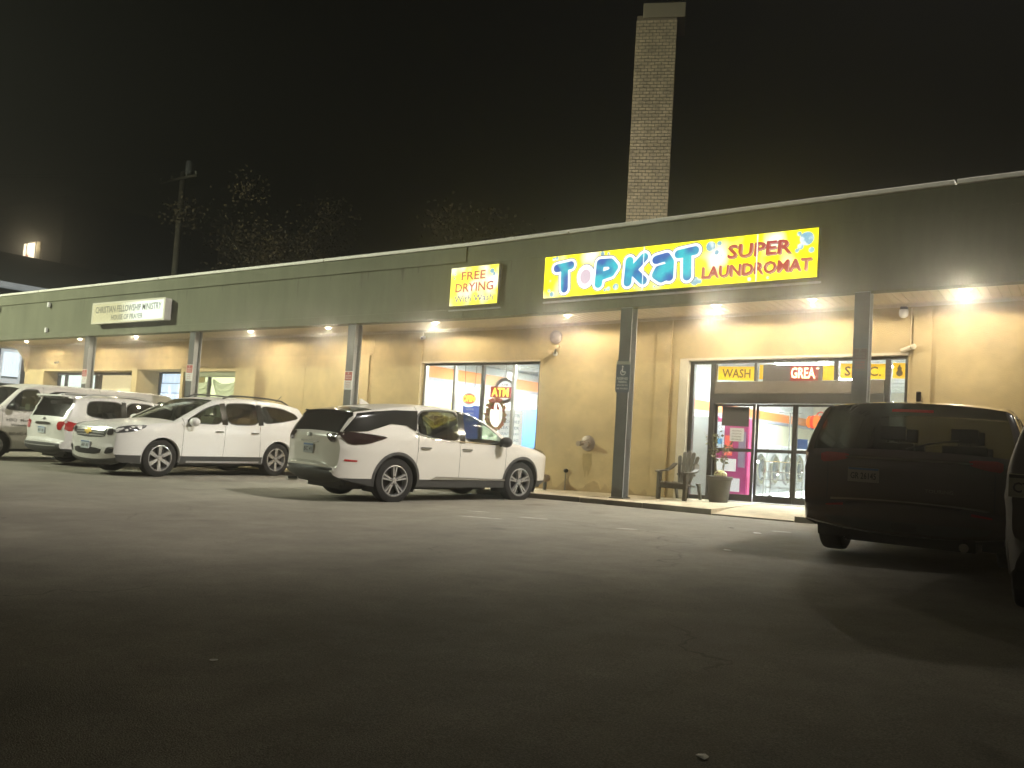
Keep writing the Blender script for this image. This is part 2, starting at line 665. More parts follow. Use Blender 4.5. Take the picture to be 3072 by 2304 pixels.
def pane(x0, x1, z0, z1, y, par, m=None, nm='pane'):
    mb = MB()
    mb.box(x0, x1, y, y + 0.008, z0, z1)
    return part(mb, nm, m or G_store, par)


# big laundry window with four panes
win = sub('window', (-12.9, WY + JD, 0))
wy = WY + JD
bar(-14.76, -11.06, 3.12, 3.175, wy - 0.05, wy + 0.05, 'frame', win)
bar(-14.76, -11.06, 0.455, 0.53, wy - 0.05, wy + 0.05, 'frame', win)
mx = [-14.735, -13.74, -12.83, -11.865, -11.085]
for i, c in enumerate(mx):
    bar(c - 0.035, c + 0.035, 0.535, 3.115, wy - 0.055, wy + 0.055, 'mullion', win, M_alu_l if i in (0, 1, 3) else M_alu)
for a, b in zip(mx, mx[1:]):
    pane(a + 0.04, b - 0.04, 0.535, 3.115, wy - 0.004, win)
# lighter jamb lining
bar(-14.778, -11.042, 3.178, 3.21, WY - 0.012, WY + 0.2, 'head_trim', win, M_jamb)
bar(-14.83, -14.783, 0.42, 3.21, WY - 0.015, WY + 0.01, 'jamb_trim', win, M_jamb)

# laundry entrance
ent = sub('entrance', (-5.0, WY + 0.15, 0))
ey = WY + 0.17
bar(-7.42, -7.22, 0.1, 3.138, WY + 0.002, WY + 0.3, 'jamb_trim', ent, M_jamb)
bar(-7.215, -2.835, 3.085, 3.138, WY - 0.012, WY + 0.3, 'head_trim', ent, M_jamb)
bar(-7.21, -2.84, 3.02, 3.08, ey - 0.06, ey + 0.06, 'frame', ent)
for c, w in ((-7.165, 0.045), (-6.69, 0.055), (-5.775, 0.028), (-4.16, 0.04), (-3.2, 0.05), (-2.875, 0.025)):
    z0 = 0.11 if c in (-7.165, -6.69, -3.2, -2.875) else 2.64
    bar(c - w, c + w, z0, 3.018, ey - 0.06, ey + 0.06, 'mullion', ent)
bar(-6.63, -3.255, 2.37, 2.625, ey - 0.10, ey + 0.07, 'transom_panel', ent, mat('transom_beige', (0.15, 0.125, 0.095), 0.6, var=0.2))
bar(-6.63, -3.255, 2.165, 2.365, ey - 0.13, ey + 0.07, 'door_operator', ent)
bar(-7.11, -6.75, 0.11, 0.20, ey - 0.05, ey + 0.05, 'frame', ent)
pane(-7.115, -6.75, 0.205, 3.015, ey, ent)
pane(-3.145, -2.905, 0.12, 3.015, ey, ent)
tz = [-6.63, -5.805, -4.20, -3.255]
pane(-6.63, -5.805, 2.63, 3.015, ey, ent)
pane(-5.745, -4.205, 2.63, 3.015, ey, ent)
pane(-4.115, -3.255, 2.63, 3.015, ey, ent)


def leaf(x0, x1, y):
    d = sub('door_leaf', (x0, y, 0))
    st = 0.05
    mb = MB()
    mb.box(x0, x0 + st, y - 0.025, y + 0.025, 0.12, 2.16)
    mb.box(x1 - st, x1, y - 0.025, y + 0.025, 0.12, 2.16)
    mb.box(x0 + st, x1 - st, y - 0.024, y + 0.024, 0.12, 0.26)
    mb.box(x0 + st, x1 - st, y - 0.024, y + 0.024, 2.11, 2.158)
    mb.box(x0 + st, x1 - st, y - 0.024, y + 0.024, 1.15, 1.22)
    part(mb, 'leaf_frame', M_alu, d)
    pane(x0 + st, x1 - st, 0.262, 1.148, y, d)
    pane(x0 + st, x1 - st, 1.222, 2.108, y, d)


# each leaf under the entrance as a part made of one mesh frame and two panes
for x0, x1, yy in ((-6.63, -5.765, ey + 0.03), (-5.76, -4.955, ey + 0.09), (-4.95, -4.12, ey + 0.09), (-4.115, -3.255, ey + 0.03)):
    leaf(x0, x1, yy)
bar(-6.63, -3.255, 0.102, 0.115, ey - 0.12, ey + 0.12, 'threshold', ent, M_alu_l)

# left shop 1: door and window strip in a recess
M_warmwall = mat('lit_wall', (0.62, 0.50, 0.28), 0.8, var=0.08)
E_lit = mat('lit_shop_back', (0.7, 0.62, 0.42), 0.8, emit=(1.0, 0.80, 0.45), es=0.5)
E_cool = mat('lit_blind', (0.6, 0.7, 0.85), 0.7, emit=(0.62, 0.80, 1.0), es=0.55)
E_cream = mat('lit_cream', (0.7, 0.72, 0.45), 0.8, emit=(0.93, 1.0, 0.62), es=0.75)
s1 = sub('shopfront', (-31, WY + 0.6, 0))
sy = WY + 0.55
mb = MB()
mb.box(-34.4, -28.3, WY + 0.25, sy + 0.1, 3.01, 3.2)
mb.box(-34.65, -34.4, WY + 0.25, sy + 0.1, 0.1, 3.2)
mb.box(-28.3, -28.05, WY + 0.25, sy + 0.1, 0.1, 3.2)
part(mb, 'reveal', M_stucco, s1)
bar(-34.39, -28.31, 2.90, 3.0, sy - 0.05, sy + 0.05, 'frame', s1)
for c in (-34.3, -33.75, -31.55, -31.3, -28.4):
    bar(c - 0.05, c + 0.05, 0.11, 2.898, sy - 0.05, sy + 0.05, 'mullion', s1)
for a, b in ((-34.25, -33.8), (-33.7, -31.6), (-31.25, -28.45)):
    pane(a, b, 0.11, 2.9, sy, s1)
mb = MB()
mb.box(-36.2, -32.25, sy + 0.45, sy + 0.55, 0.1, 3.0)
part(mb, 'back_panel', mat('lit_pale', (0.7, 0.72, 0.7), 0.8, emit=(0.88, 1.0, 0.98), es=0.75), s1)
mb = MB()
mb.box(-32.2, -28.3, sy + 0.45, sy + 0.55, 0.1, 3.0)
part(mb, 'back_panel', E_lit, s1)

# left shop 2: deep recess with a blue-lit shutter of framed sheets
s2 = sub('shopfront', (-26.5, WY + 0.6, 0))
dy = WY + 0.85
mb = MB()
mb.box(-27.95, -25.45, WY + 0.25, dy + 0.15, 3.05, 3.25)
mb.box(-28.2, -27.95, WY + 0.25, dy + 0.15, 0.1, 3.25)
mb.box(-25.45, -25.32, WY + 0.25, dy + 0.15, 0.1, 3.25)
part(mb, 'reveal', M_stucco, s2)
mb = MB()
mb.box(-27.95, -25.45, dy + 0.1, dy + 0.14, 0.1, 3.05)
part(mb, 'door_back', M_alu, s2)
for k in range(8):
    z0 = 0.2 + k * 0.35
    for a, b in ((-27.85, -26.72), (-26.68, -25.5)):
        mb = MB()
        n = 12
        vs, fs = [], []
        for i in range(n + 1):
            u = a + (b - a) * i / n
            off = 0.018 * math.sin(i * 2.1 + k)
            vs += [(u, dy + 0.04 + off, z0), (u, dy + 0.04 + off, z0 + 0.325)]
        for i in range(n):
            fs.append((2 * i, 2 * i + 2, 2 * i + 3, 2 * i + 1))
        mb.add(vs, fs)
        part(mb, 'shutter_panel', E_cool, s2)
bar(-27.95, -27.87, 0.11, 3.04, dy - 0.02, dy + 0.08, 'frame', s2)
bar(-25.49, -25.452, 0.11, 3.04, dy - 0.02, dy + 0.08, 'frame', s2)
bar(-27.86, -25.5, 3.0, 3.04, dy - 0.02, dy + 0.08, 'frame', s2)

# left shop 3: window with swagged curtain, green lintel
s3 = sub('window', (-24, WY + 0.2, 0))
cy = WY + 0.14
bar(-25.3, -22.55, 2.80, 2.968, cy - 0.10, cy + 0.1, 'lintel', s3, mat('green_lintel', (0.25, 0.27, 0.16), 0.8, var=0.1))
for c in (-25.26, -24.05, -22.6):
    bar(c - 0.04, c + 0.04, 0.75, 2.798, cy - 0.05, cy + 0.05, 'mullion', s3, M_alu)
bar(-25.22, -22.64, 0.751, 0.83, cy - 0.05, cy + 0.05, 'frame', s3)
pane(-25.22, -24.09, 0.83, 2.79, cy, s3)
pane(-24.01, -22.64, 0.83, 2.79, cy, s3)
mb = MB()
mb.box(-26.6, -22.55, cy + 0.75, cy + 0.85, 0.1, 3.3)
part(mb, 'back_panel', E_cream, s3)
M_lace = mat('lace', (0.62, 0.62, 0.42), 0.9, emit=(0.9, 0.95, 0.55), es=0.12)
for a, b, dep in ((-25.2, -24.1, 0.75), (-24.0, -22.66, 0.9)):
    for q in range(4):
        mb = MB()
        n, m_ = 18, 3
        vs, fs = [], []
        for i in range(n + 1):
            t = i / n
            u = a + (b - a) * t
            sag = (1 - (2 * t - 1) ** 2)
            zt = 2.76 - 0.03 * q - sag * dep * (0.20 + 0.2 * q)
            th = 0.10 + 0.10 * sag
            for j in range(m_ + 1):
                vs.append((u, cy + 0.10 + 0.012 * q + 0.02 * math.sin(j * 1.9 + i * 0.5), zt - th * j / m_))
        for i in range(n):
            for j in range(m_):
                p = i * (m_ + 1) + j
                fs.append((p, p + m_ + 1, p + m_ + 2, p + 1))
        mb.add(vs, fs)
        part(mb, 'curtain_swag', M_lace, s3, smooth=True)

# ------------------------------------------------------------------ laundry interior
M_cream = mat('cream_wall', (0.74, 0.71, 0.55), 0.7)
M_orange = mat('orange_band', (0.80, 0.26, 0.07), 0.6)
M_grey = mat('grey_stripe', (0.33, 0.34, 0.42), 0.6)
M_blue = mat('blue_panel', (0.08, 0.17, 0.50), 0.6)
M_slate = mat('slate_wall', (0.42, 0.46, 0.52), 0.7)
M_floor = mat('tile_floor', (0.72, 0.73, 0.72), 0.35)
M_tile = mat('ceiling_tile', (0.74, 0.77, 0.77), 0.8)
M_grid = mat('ceiling_grid', (0.42, 0.45, 0.46), 0.6)
CZ = 3.42
inn = sub('laundry_room', (-9, WY + 1, 0))
IY0, IY1 = WY + 0.27, WY + 14
mb = MB()
mb.box(-15.4, 6, IY0, IY1, 0.05, 0.11)
part(mb, 'interior_floor', M_floor, inn)
mb = MB()
mb.box(-15.4, 6, IY0, IY1, CZ + 0.02, CZ + 0.1)
y = IY0 + 0.3
while y < IY1:
    mb.box(-15.3, 6, y, y + 0.05, CZ + 0.004, CZ + 0.018, 1)
    y += 1.22
x = -15.0
while x < 6:
    mb.box(x, x + 0.04, IY0, IY1, CZ + 0.006, CZ + 0.019, 1)
    x += 1.22
part(mb, 'ceiling', [M_tile, M_grid], inn)
mb = MB()
mb.box(-15.4, 6, IY1, IY1 + 0.2, 0.1, CZ)
part(mb, 'back_wall', M_cream, inn)
mb = MB()
mb.box(6, 6.2, IY0, IY1, 0.1, CZ)
part(mb, 'side_wall', M_cream, inn)


def side_wall(xx, y0, y1, bands):
    w = None
    for i, (z0, z1, m, pr) in enumerate(bands):
        mb = MB()
        mb.box(xx - 0.15, xx + pr, y0, y1, z0, z1)
        part(mb, 'side_wall' if i == 0 else 'wall_band', m, inn)


side_wall(-15.25, IY0, IY1, [(0.1, 2.78, M_cream, 0), (2.78, 2.875, M_grey, 0.03), (2.875, 3.20, M_orange, 0.02), (3.20, CZ, M_tile, 0)])
mb = MB()
mb.box(-15.24, -15.2, IY0, 19.5, 2.24, 2.31)
part(mb, 'wall_band', M_grey, inn)
mb = MB()
mb.box(-15.24, -15.21, IY0, 19.5, 0.1, 2.23)
part(mb, 'wall_panel', mat('yellow_panel', (0.75, 0.66, 0.28), 0.7), inn)
side_wall(-8.2, IY0 + 0.9, IY1, [(0.1, 2.10, M_cream, 0), (2.10, 2.19, M_grey, 0.03), (2.19, 2.45, M_orange, 0.02), (2.45, CZ, M_tile, 0)])
mb = MB()
mb.box(-9.4, -6.95, IY0 + 1.15, IY0 + 1.25, 0.11, 1.95)
part(mb, 'partition', M_slate, inn)
for px_, py_ in ((-14.6, 24.6), (-14.1, 27.0)):
    mb = MB()
    mb.box(px_ - 0.6, px_ + 0.9, py_, py_ + 0.1, 0.11, 2.05)
    part(mb, 'blue_partition', M_blue, inn, bevel=0.01)
mb = MB()
mb.box(-13.75, -12.7, 20.5, 20.6, 0.11, 2.15)
part(mb, 'blue_partition', mat('blue_door', (0.12, 0.27, 0.62), 0.5), inn, bevel=0.01)
mb = MB()
mb.box(-13.8, -12.6, 20.48, 20.62, 2.16, 2.26)
part(mb, 'partition_rail', M_grey, inn)
mb = MB()
put_text(mb, 'COIN LAUNDRY\nOPEN DAILY\nLAST WASH 9', -8.192, 24.0, 1.72, 0.42, 0, '+x')
part(mb, 'wall_lettering', M_ink_grey, inn)

E_tube = emis('fluorescent_panel', (0.93, 1.0, 0.97), 190.0)
FL = [(-13.2, 19.2), (-13.2, 22.4), (-10.2, 19.2), (-10.2, 22.8), (-7.3, 18.6), (-5.9, 21.2), (-4.2, 18.9), (-3.6, 22.4), (-1.4, 19.2), (-1.4, 23.5), (-5.9, 25.5), (2.0, 21.0), (-11.5, 26.5)]
FLAB = ['fluorescent panel at the left panes of the four pane window', 'fluorescent panel deeper in, left panes of the four pane window', 'fluorescent panel at the right pane of the four pane window', 'fluorescent panel deeper in, right pane of the four pane window',
        'fluorescent panel above the slate partition left of the doors', 'fluorescent panel over the nearest washers', 'fluorescent panel just inside the doors', 'fluorescent panel deeper in, over the middle of the entrance',
        'fluorescent panel behind the last narrow pane of the entrance', 'fluorescent panel deep in, right of the entrance', 'fluorescent panel over the deepest washers', 'fluorescent panel hidden right of the entrance', 'fluorescent panel deepest in the window room']
for i, (a, b) in enumerate(FL):
    lt = thing('ceiling_light', FLAB[i], 'ceiling light', (a, b, CZ + g(a)), group='fluorescent lights in the laundry')
    mb = MB()
    mb.box(a - 0.62, a + 0.62, b - 0.17, b + 0.17, CZ - 0.02, CZ + 0.0)
    mb.map(lambda x_, y_, z_, a=a: (x_, y_, z_ + g(a)))
    mb.build('diffuser', E_tube, lt)
    mb = MB()
    mb.box(a - 0.66, a + 0.66, b - 0.21, b - 0.171, CZ - 0.035, CZ + 0.002)
    mb.box(a - 0.66, a + 0.66, b + 0.171, b + 0.21, CZ - 0.035, CZ + 0.002)
    mb.box(a - 0.66, a - 0.621, b - 0.17, b + 0.17, CZ - 0.035, CZ + 0.002)
    mb.box(a + 0.621, a + 0.66, b - 0.17, b + 0.17, CZ - 0.035, CZ + 0.002)
    mb.map(lambda x_, y_, z_, a=a: (x_, y_, z_ + g(a)))
    mb.build('frame', M_tile, lt)

# ------------------------------------------------------------------ vehicles
def crom(pts, sub=4):
    """Catmull-Rom through (x,z) points"""
    out = []
    n = len(pts)
    for i in range(n - 1):
        p0 = pts[max(i - 1, 0)]
        p1, p2 = pts[i], pts[i + 1]
        p3 = pts[min(i + 2, n - 1)]
        for k in range(sub):
            t = k / sub
            out.append(tuple(0.5 * (2 * p1[a] + (p2[a] - p0[a]) * t + (2 * p0[a] - 5 * p1[a] + 4 * p2[a] - p3[a]) * t * t + (3 * p1[a] - p0[a] - 3 * p2[a] + p3[a]) * t ** 3) for a in (0, 1)))
    out.append(tuple(pts[-1]))
    return out


def roundpoly(pts, it=2, k=0.18):
    for _ in range(it):
        q = []
        n = len(pts)
        for i in range(n):
            a, b = pts[i], pts[(i + 1) % n]
            q.append((a[0] * (1 - k) + b[0] * k, a[1] * (1 - k) + b[1] * k))
            q.append((a[0] * k + b[0] * (1 - k), a[1] * k + b[1] * (1 - k)))
        pts = q
    return pts


def inside(p, poly):
    x, y = p
    c = False
    j = len(poly) - 1
    for i in range(len(poly)):
        xi, yi = poly[i]
        xj, yj = poly[j]
        if (yi > y) != (yj > y) and x < (xj - xi) * (y - yi) / (yj - yi) + xi:
            c = not c
        j = i
    return c


def clip(poly, a, b, c):
    """keep a*x+b*z<=c"""
    out = []
    n = len(poly)
    for i in range(n):
        p, q = poly[i], poly[(i + 1) % n]
        dp, dq = a * p[0] + b * p[1] - c, a * q[0] + b * q[1] - c
        if dp <= 0:
            out.append(p)
        if (dp < 0 < dq) or (dq < 0 < dp):
            t = dp / (dp - dq)
            out.append((p[0] + (q[0] - p[0]) * t, p[1] + (q[1] - p[1]) * t))
    return out


def grow(poly, d):
    cx = sum(p[0] for p in poly) / len(poly)
    cz = sum(p[1] for p in poly) / len(poly)
    out = []
    for p in poly:
        v = Vector((p[0] - cx, p[1] - cz))
        v = v * (1 + d / max(v.length, 1e-6))
        out.append((cx + v.x, cz + v.y))
    return out


def sheet(outer, holes=(), h=0.09, extra=()):
    """dense flat triangulation of a polygon with holes"""
    pts, edges = [], []

    def ring(poly):
        k0 = len(pts)
        n = len(poly)
        for i in range(n):
            a, b = poly[i], poly[(i + 1) % n]
            L = math.hypot(b[0] - a[0], b[1] - a[1])
            m = max(1, int(L / h + 0.5))
            for k in range(m):
                t = k / m
                pts.append((a[0] + (b[0] - a[0]) * t, a[1] + (b[1] - a[1]) * t))
        m = len(pts) - k0
        for i in range(m):
            edges.append((k0 + i, k0 + (i + 1) % m))
    ring(outer)
    for q in holes:
        ring(q)
    bnd = list(pts)
    xs = [p[0] for p in outer]
    zs = [p[1] for p in outer]
    cand = list(extra)
    i = min(xs) + h * 0.5
    row = 0
    while i < max(xs):
        j = min(zs) + h * (0.3 if row % 2 else 0.75)
        while j < max(zs):
            cand.append((i, j))
            j += h
        i += h
        row += 1
    for c in cand:
        if inside(c, outer) and not any(inside(c, q) for q in holes):
            lim = h * 0.35 if c not in extra else 0.008
            if all(abs(c[0] - b[0]) > lim or abs(c[1] - b[1]) > lim for b in bnd):
                pts.append(c)
    ov, oe, of, *_ = delaunay_2d_cdt([Vector(p) for p in pts], edges, [], 0, 1e-5)
    fs = []
    for f in of:
        c = (sum(ov[i].x for i in f) / 3, sum(ov[i].y for i in f) / 3)
        if inside(c, outer) and not any(inside(c, q) for q in holes):
            fs.append(tuple(f))
    return [(v.x, v.y) for v in ov], fs


def wheel_meshes(rad, wid, style):
    """tyre and rim meshes, axis along y, outer face on +y"""
    t = MB()
    rr = rad * 0.70 if style != 'steel' else rad * 0.62
    w = wid / 2
    t.lathe([(rr * 0.97, -w * 0.8), (rr, -w * 0.95), (rad * 0.9, -w), (rad * 0.975, -w * 0.86), (rad, -w * 0.6), (rad, w * 0.6), (rad * 0.975, w * 0.86), (rad * 0.9, w), (rr * 1.03, w * 0.97), (rr, w * 0.9), (rr * 0.97, w * 0.8)], axis='y', n=40, cap=False)
    q = MB()
    q.lathe([(rr * 0.985, w * 0.93), (rr * 0.93, w * 0.96), (rr * 0.90, w * 0.84), (rr * 0.88, w * 0.3), (rr * 0.9, -w * 0.7)], axis='y', n=40, mi=0, cap=False)
    q.lathe([(0.001, w * 0.10), (rr * 0.86, w * 0.10)], axis='y', n=32, mi=1, cap=False)
    q.lathe([(0.001, w * 0.86), (rr * 0.13, w * 0.84), (rr * 0.17, w * 0.72), (rr * 0.17, w * 0.2)], axis='y', n=20, mi=0)
    n, dbl = {'six': (6, False), 'ten': (5, True), 'five': (5, False), 'steel': (8, False)}[style]
    for k in range(n):
        a0 = 2 * math.pi * k / n + math.pi / 2
        for da, wi, wo in (((0.0, 0.10, 0.15),) if not dbl else ((-0.14, 0.05, 0.055), (0.14, 0.05, 0.055))):
            a = a0 + da
            ca, sa = math.cos(a), math.sin(a)
            vs = []
            for r_, hw, d in ((rr * 0.12, wi * rr, w * 0.74), (rr * 0.55, (wi + wo) / 2 * rr, w * 0.80), (rr * 0.91, wo * rr, w * 0.86)):
                for sgn in (-1, 1):
                    for dd in (d, d - 0.05):
                        vs.append((r_ * ca - sgn * hw * sa, dd, r_ * sa + sgn * hw * ca))
            fs = []
            for i in range(2):
                p, r_ = i * 4, i * 4 + 4
                fs += [(p, p + 2, r_ + 2, r_), (p + 1, p, r_, r_ + 1), (p + 2, p + 3, r_ + 3, r_ + 2)]
            q.add(vs, fs, 0)
    for k in range(5):
        a = 2 * math.pi * k / 5 + 0.3
        q.lathe([(0.012, w * 0.70), (0.012, w * 0.80)], (math.cos(a) * rr * 0.26, 0, math.sin(a) * rr * 0.26), 'y', 6, 1)
    return t, q


class Car:
    def __init__(s, name, label, cat, loc, rz, paint, spec, scale=1.0, pitch=0.0, group=None):
        s.sp = spec
        s.root = thing(name, label, cat, loc, rz, group, scale)
        s.root.rotation_euler = (pitch, 0, rz) if False else (0, 0, rz)
        s.paint = paint
        W0 = spec['w']
        prof = spec['prof']          # list of (panel, pts, material, crown)
        s.panels = []
        P, C = [], []
        for i, (nm, pts, m, cr) in enumerate(prof):
            c = crom(pts, 4)
            cr1 = prof[i + 1][3] if i + 1 < len(prof) else cr
            k0 = len(P) - (1 if P else 0)
            for j, q in enumerate(c):
                if P and j == 0:
                    continue
                P.append(q)
                C.append(cr + (cr1 - cr) * (j / (len(c) - 1)) ** 2)
            s.panels.append((nm, k0, len(P) - 1, m))
        N = []
        for i in range(len(P)):
            a, b = P[max(i - 1, 0)], P[min(i + 1, len(P) - 1)]
            t = Vector((b[0] - a[0], b[1] - a[1])).normalized()
            N.append(Vector((t.y, -t.x)))
        for _ in range(3):
            N = [(N[max(i - 1, 0)] + N[i] * 2 + N[min(i + 1, len(N) - 1)]).normalized() for i in range(len(N))]
        s.P, s.N, s.C = P, N, C
        s.E = [(p[0] - n.x * c, p[1] - n.y * c) for p, n, c in zip(P, N, C)]
        s.xf = max(e[0] for e in s.E)
        s.xr = min(e[0] for e in s.E)
        s.We = [s.side(e[0], e[1]) for e in s.E]

    def ztop(s, x):
        best = -1
        for (ax, az), (bx, bz) in zip(s.E, s.E[1:]):
            lo, hi = min(ax, bx), max(ax, bx)
            if lo - 1e-6 <= x <= hi + 1e-6:
                t = 0 if abs(bx - ax) < 1e-6 else (x - ax) / (bx - ax)
                best = max(best, az + (bz - az) * min(max(t, 0), 1))
        return best if best > 0 else 9.0

    def side(s, x, z):
        sp = s.sp
        w = sp['w']
        kf, lf, kr, lr = sp['plan']
        t = min(max((x - (s.xf - lf)) / lf, 0), 1)
        w -= kf * (1 - math.sqrt(max(0.0, 1 - 0.97 * t * t)))
        t = min(max(((s.xr + lr) - x) / lr, 0), 1)
        w -= kr * (1 - math.sqrt(max(0.0, 1 - 0.97 * t * t)))
        zb = sp['belt']
        if z > zb:
            w -= sp['tumble'] * ((z - zb) / (sp['h'] - zb)) ** 1.2
        else:
            w -= 0.055 * ((z - 0.78) / 0.6) ** 2
            # character crease along the doors
            w += 0.012 * math.exp(-((z - (zb - 0.16)) / 0.05) ** 2)
        d = s.ztop(x) - z
        r = sp.get('round', 0.08)
        if d < r:
            q = min(max((r - max(d, 0)) / r, 0), 1)
            w -= r * (1 - math.sqrt(max(0, 1 - q * q * 0.98)))
        return max(w, 0.25)

    def put(s, mb, name, m, parent=None, smooth=True, **k):
        return mb.build(name, m, parent or s.root, local=True, smooth=smooth, **k)

    def on_side(s, outer, sgn, off=0.0, holes=(), h=0.09, extra=()):
        vs, fs = sheet(outer, holes, h, extra)
        return [(x, sgn * (s.side(x, z) + off), z) for x, z in vs], fs

    def strip(s, i0, i1, ny=12, off=0.0, v0=-1.0, v1=1.0, inset=0.0):
        vs, fs = [], []
        for i in range(i0, i1 + 1):
            e, n, c, w = s.E[i], s.N[i], s.C[i], s.We[i] - inset
            for j in range(ny + 1):
                v = v0 + (v1 - v0) * j / ny
                b = c * (1 - abs(v) ** 2.4) + off
                vs.append((e[0] + n.x * b, v * w, e[1] + n.y * b))
        for i in range(i1 - i0):
            for j in range(ny):
                a = i * (ny + 1) + j
                fs.append((a, a + 1, a + ny + 2, a + ny + 1))
        return vs, fs

    def face_pt(s, y, z, front, off=0.0):
        """point on nose (or tail) surface at lateral y and height z"""
        rng = range(0, len(s.E) // 2) if front else range(len(s.E) - 1, len(s.E) // 2, -1)
        prev = None
        for i in rng:
            pz = s.P[i][1]
            if prev is not None and pz >= z:
                j = prev
                t = (z - s.P[j][1]) / max(1e-6, pz - s.P[j][1])
                break
            prev = i
        else:
            i = j = prev
            t = 0
        if prev is None:
            i = j = rng[0]
            t = 0
        lerp = lambda a, b: a + (b - a) * t
        ex = lerp(s.E[j][0], s.E[i][0])
        nx = lerp(s.N[j].x, s.N[i].x)
        nz = lerp(s.N[j].y, s.N[i].y)
        ez = lerp(s.E[j][1], s.E[i][1])
        c = lerp(s.C[j], s.C[i])
        w = lerp(s.We[j], s.We[i])
        v = min(abs(y) / w, 1.0)
        b = c * (1 - v ** 2.4) + off
        return (ex + nx * b, y, ez + nz * b)

    def on_face(s, poly, front, off=0.006, h=0.06):
        vs, fs = sheet(poly, (), h)
        return [s.face_pt(y, z, front, off) for y, z in vs], fs

    def patch(s, name, poly, front, m, off=0.006, h=0.06, parent=None, mirror=False, thick=0.0):
        r = []
        for sg in ((1, -1) if mirror else (1,)):
            vs, fs = s.on_face([(sg * y, z) for y, z in poly], front, off, h)
            mb = MB()
            mb.add(vs, fs)
            r.append(s.put(mb, name, m, parent, recalc=True))
        return r

    def build(s):
        sp = s.sp
        ax = sp['axles']
        Rw, Ra = sp['wheel'][0], sp['arch']
        for nm, i0, i1, m in s.panels:
            mb = MB()
            glassy = m in (G_car, G_priv)
            if glassy:
                mb.add(*s.strip(i0, i1, 14, -0.012, inset=0.012))
                s.put(mb, nm, m)
                # body-coloured or black surround at the pillars
                for sg in (-1, 1):
                    mb = MB()
                    a, b = (0.90, 1.0)
                    mb.add(*s.strip(i0, i1, 3, 0.0, sg * a, sg * b))
                    s.put(mb, 'pillar', sp.get('pillar', s.paint))
            else:
                mb.add(*s.strip(i0, i1, 16))
                s.put(mb, nm, m)
        # side outline
        z0 = sp['sill']
        bot = []
        for k, axx in enumerate(sorted(ax)):
            n = 14
            zc = Rw
            a0 = math.asin(min(1, (z0 - zc) / Ra))
            for i in range(n + 1):
                a = math.pi - a0 + (a0 * 2 - math.pi) * i / n
                bot.append((axx + Ra * math.cos(a), zc + Ra * math.sin(a)))
        rearlip, frontlip = s.E[-1], s.E[0]
        outline = list(s.E) + bot
        extra = []
        for e, n in list(zip(s.E, s.N))[2:-2]:
            for d in (0.012, 0.03, 0.055, 0.085):
                extra.append((e[0] - n.x * d, e[1] - n.y * d))
        zc = sp.get('clad', 0)
        cuts = sp['cuts']                       # slanted door cut lines (x at z=0, dx/dz)
        lim = [(9, 0)] + cuts + [(-9, 0)]
        names = sp['side_names']
        wins = [(w if len(w) > 12 else roundpoly(w)) for w in sp['windows']]
        for sg in (1, -1):
            if zc:
                low = clip(outline, 0, 1, zc - 0.002)
                mb = MB()
                mb.add(*s.on_side(low, sg, 0.006, h=0.08))
                s.put(mb, 'cladding', sp.get('clad_mat', M_clad))
            upper = clip(outline, 0, -1, -zc) if zc else outline
            for i, nm in enumerate(names):
                xa, ka = lim[i]
                xb_, kb = lim[i + 1]
                q = clip(upper, 1, -ka, xa - (0.004 if i else 0))
                q = clip(q, -1, kb, -xb_ - (0.004 if i < len(names) - 1 else 0))
                if len(q) < 3:
                    continue
                hs = [w for w in wins if inside((sum(p[0] for p in w) / len(w), sum(p[1] for p in w) / len(w)), q)]
                mb = MB()
                mb.add(*s.on_side(q, sg, 0.0, hs, 0.085, [e for e in extra if inside(e, q)]))
                po = s.put(mb, nm, s.paint)
                for w in hs:
                    tint_ = G_car if (i <= sp.get('clear_to', 1)) else G_priv
                    mb = MB()
                    mb.add(*s.on_side(grow(w, 0.012), sg, -0.010, h=0.12))
                    s.put(mb, 'window', tint_, po)
                    # rubber gasket round the glass
                    mb = MB()
                    vs, fs = sheet(grow(w, 0.016), [grow(w, -0.014)], 0.12)
                    mb.add([(x, sg * (s.side(x, z) + 0.003), z) for x, z in vs], fs)
                    s.put(mb, 'window_trim', M_black, po)
                if nm == 'door':
                    hx = xb_ + 0.16 + kb * sp['handle_z']
                    y = s.side(hx, sp['handle_z'])
                    mb = MB()
                    mb.tube([(hx - 0.10, sg * (y + 0.0), sp['handle_z']), (hx - 0.085, sg * (y + 0.035), sp['handle_z'] + 0.004), (hx + 0.085, sg * (y + 0.035), sp['handle_z'] + 0.004), (hx + 0.10, sg * y, sp['handle_z'])], 0.014, 6)
                    s.put(mb, 'handle', sp.get('handle_mat', M_chrome), po)
            # wheel arch lips and wells
            for axx in ax:
                mb = MB()
                n = 18
                vs, fs = [], []
                for i in range(n + 1):
                    a = math.pi * (-0.06 + 1.12 * i / n)
                    for rr, off in ((Ra + sp.get('lip', 0.02), 0.004), (Ra + 0.001, 0.014), (Ra - 0.012, -0.04)):
                        x, z = axx + rr * math.cos(a), Rw + rr * math.sin(a)
                        vs.append((x, sg * (s.side(x, z) + off), z))
                for i in range(n):
                    for k in range(2):
                        p = i * 3 + k
                        fs.append((p, p + 1, p + 4, p + 3))
                mb.add(vs, fs)
                s.put(mb, 'arch_lip', sp.get('lip_mat', M_clad))
                mb = MB()
                vs, fs = [], []
                for i in range(n + 1):
                    a = math.pi * (-0.15 + 1.3 * i / n)
                    for yy in (sp['w'] - 0.05, sp['w'] - 0.42):
                        vs.append((axx + Ra * 0.995 * math.cos(a), sg * yy, Rw + Ra * 0.995 * math.sin(a)))
                for i in range(n):
                    fs.append((2 * i, 2 * i + 1, 2 * i + 3, 2 * i + 2))
                vs.append((axx, sg * (sp['w'] - 0.42), Rw))
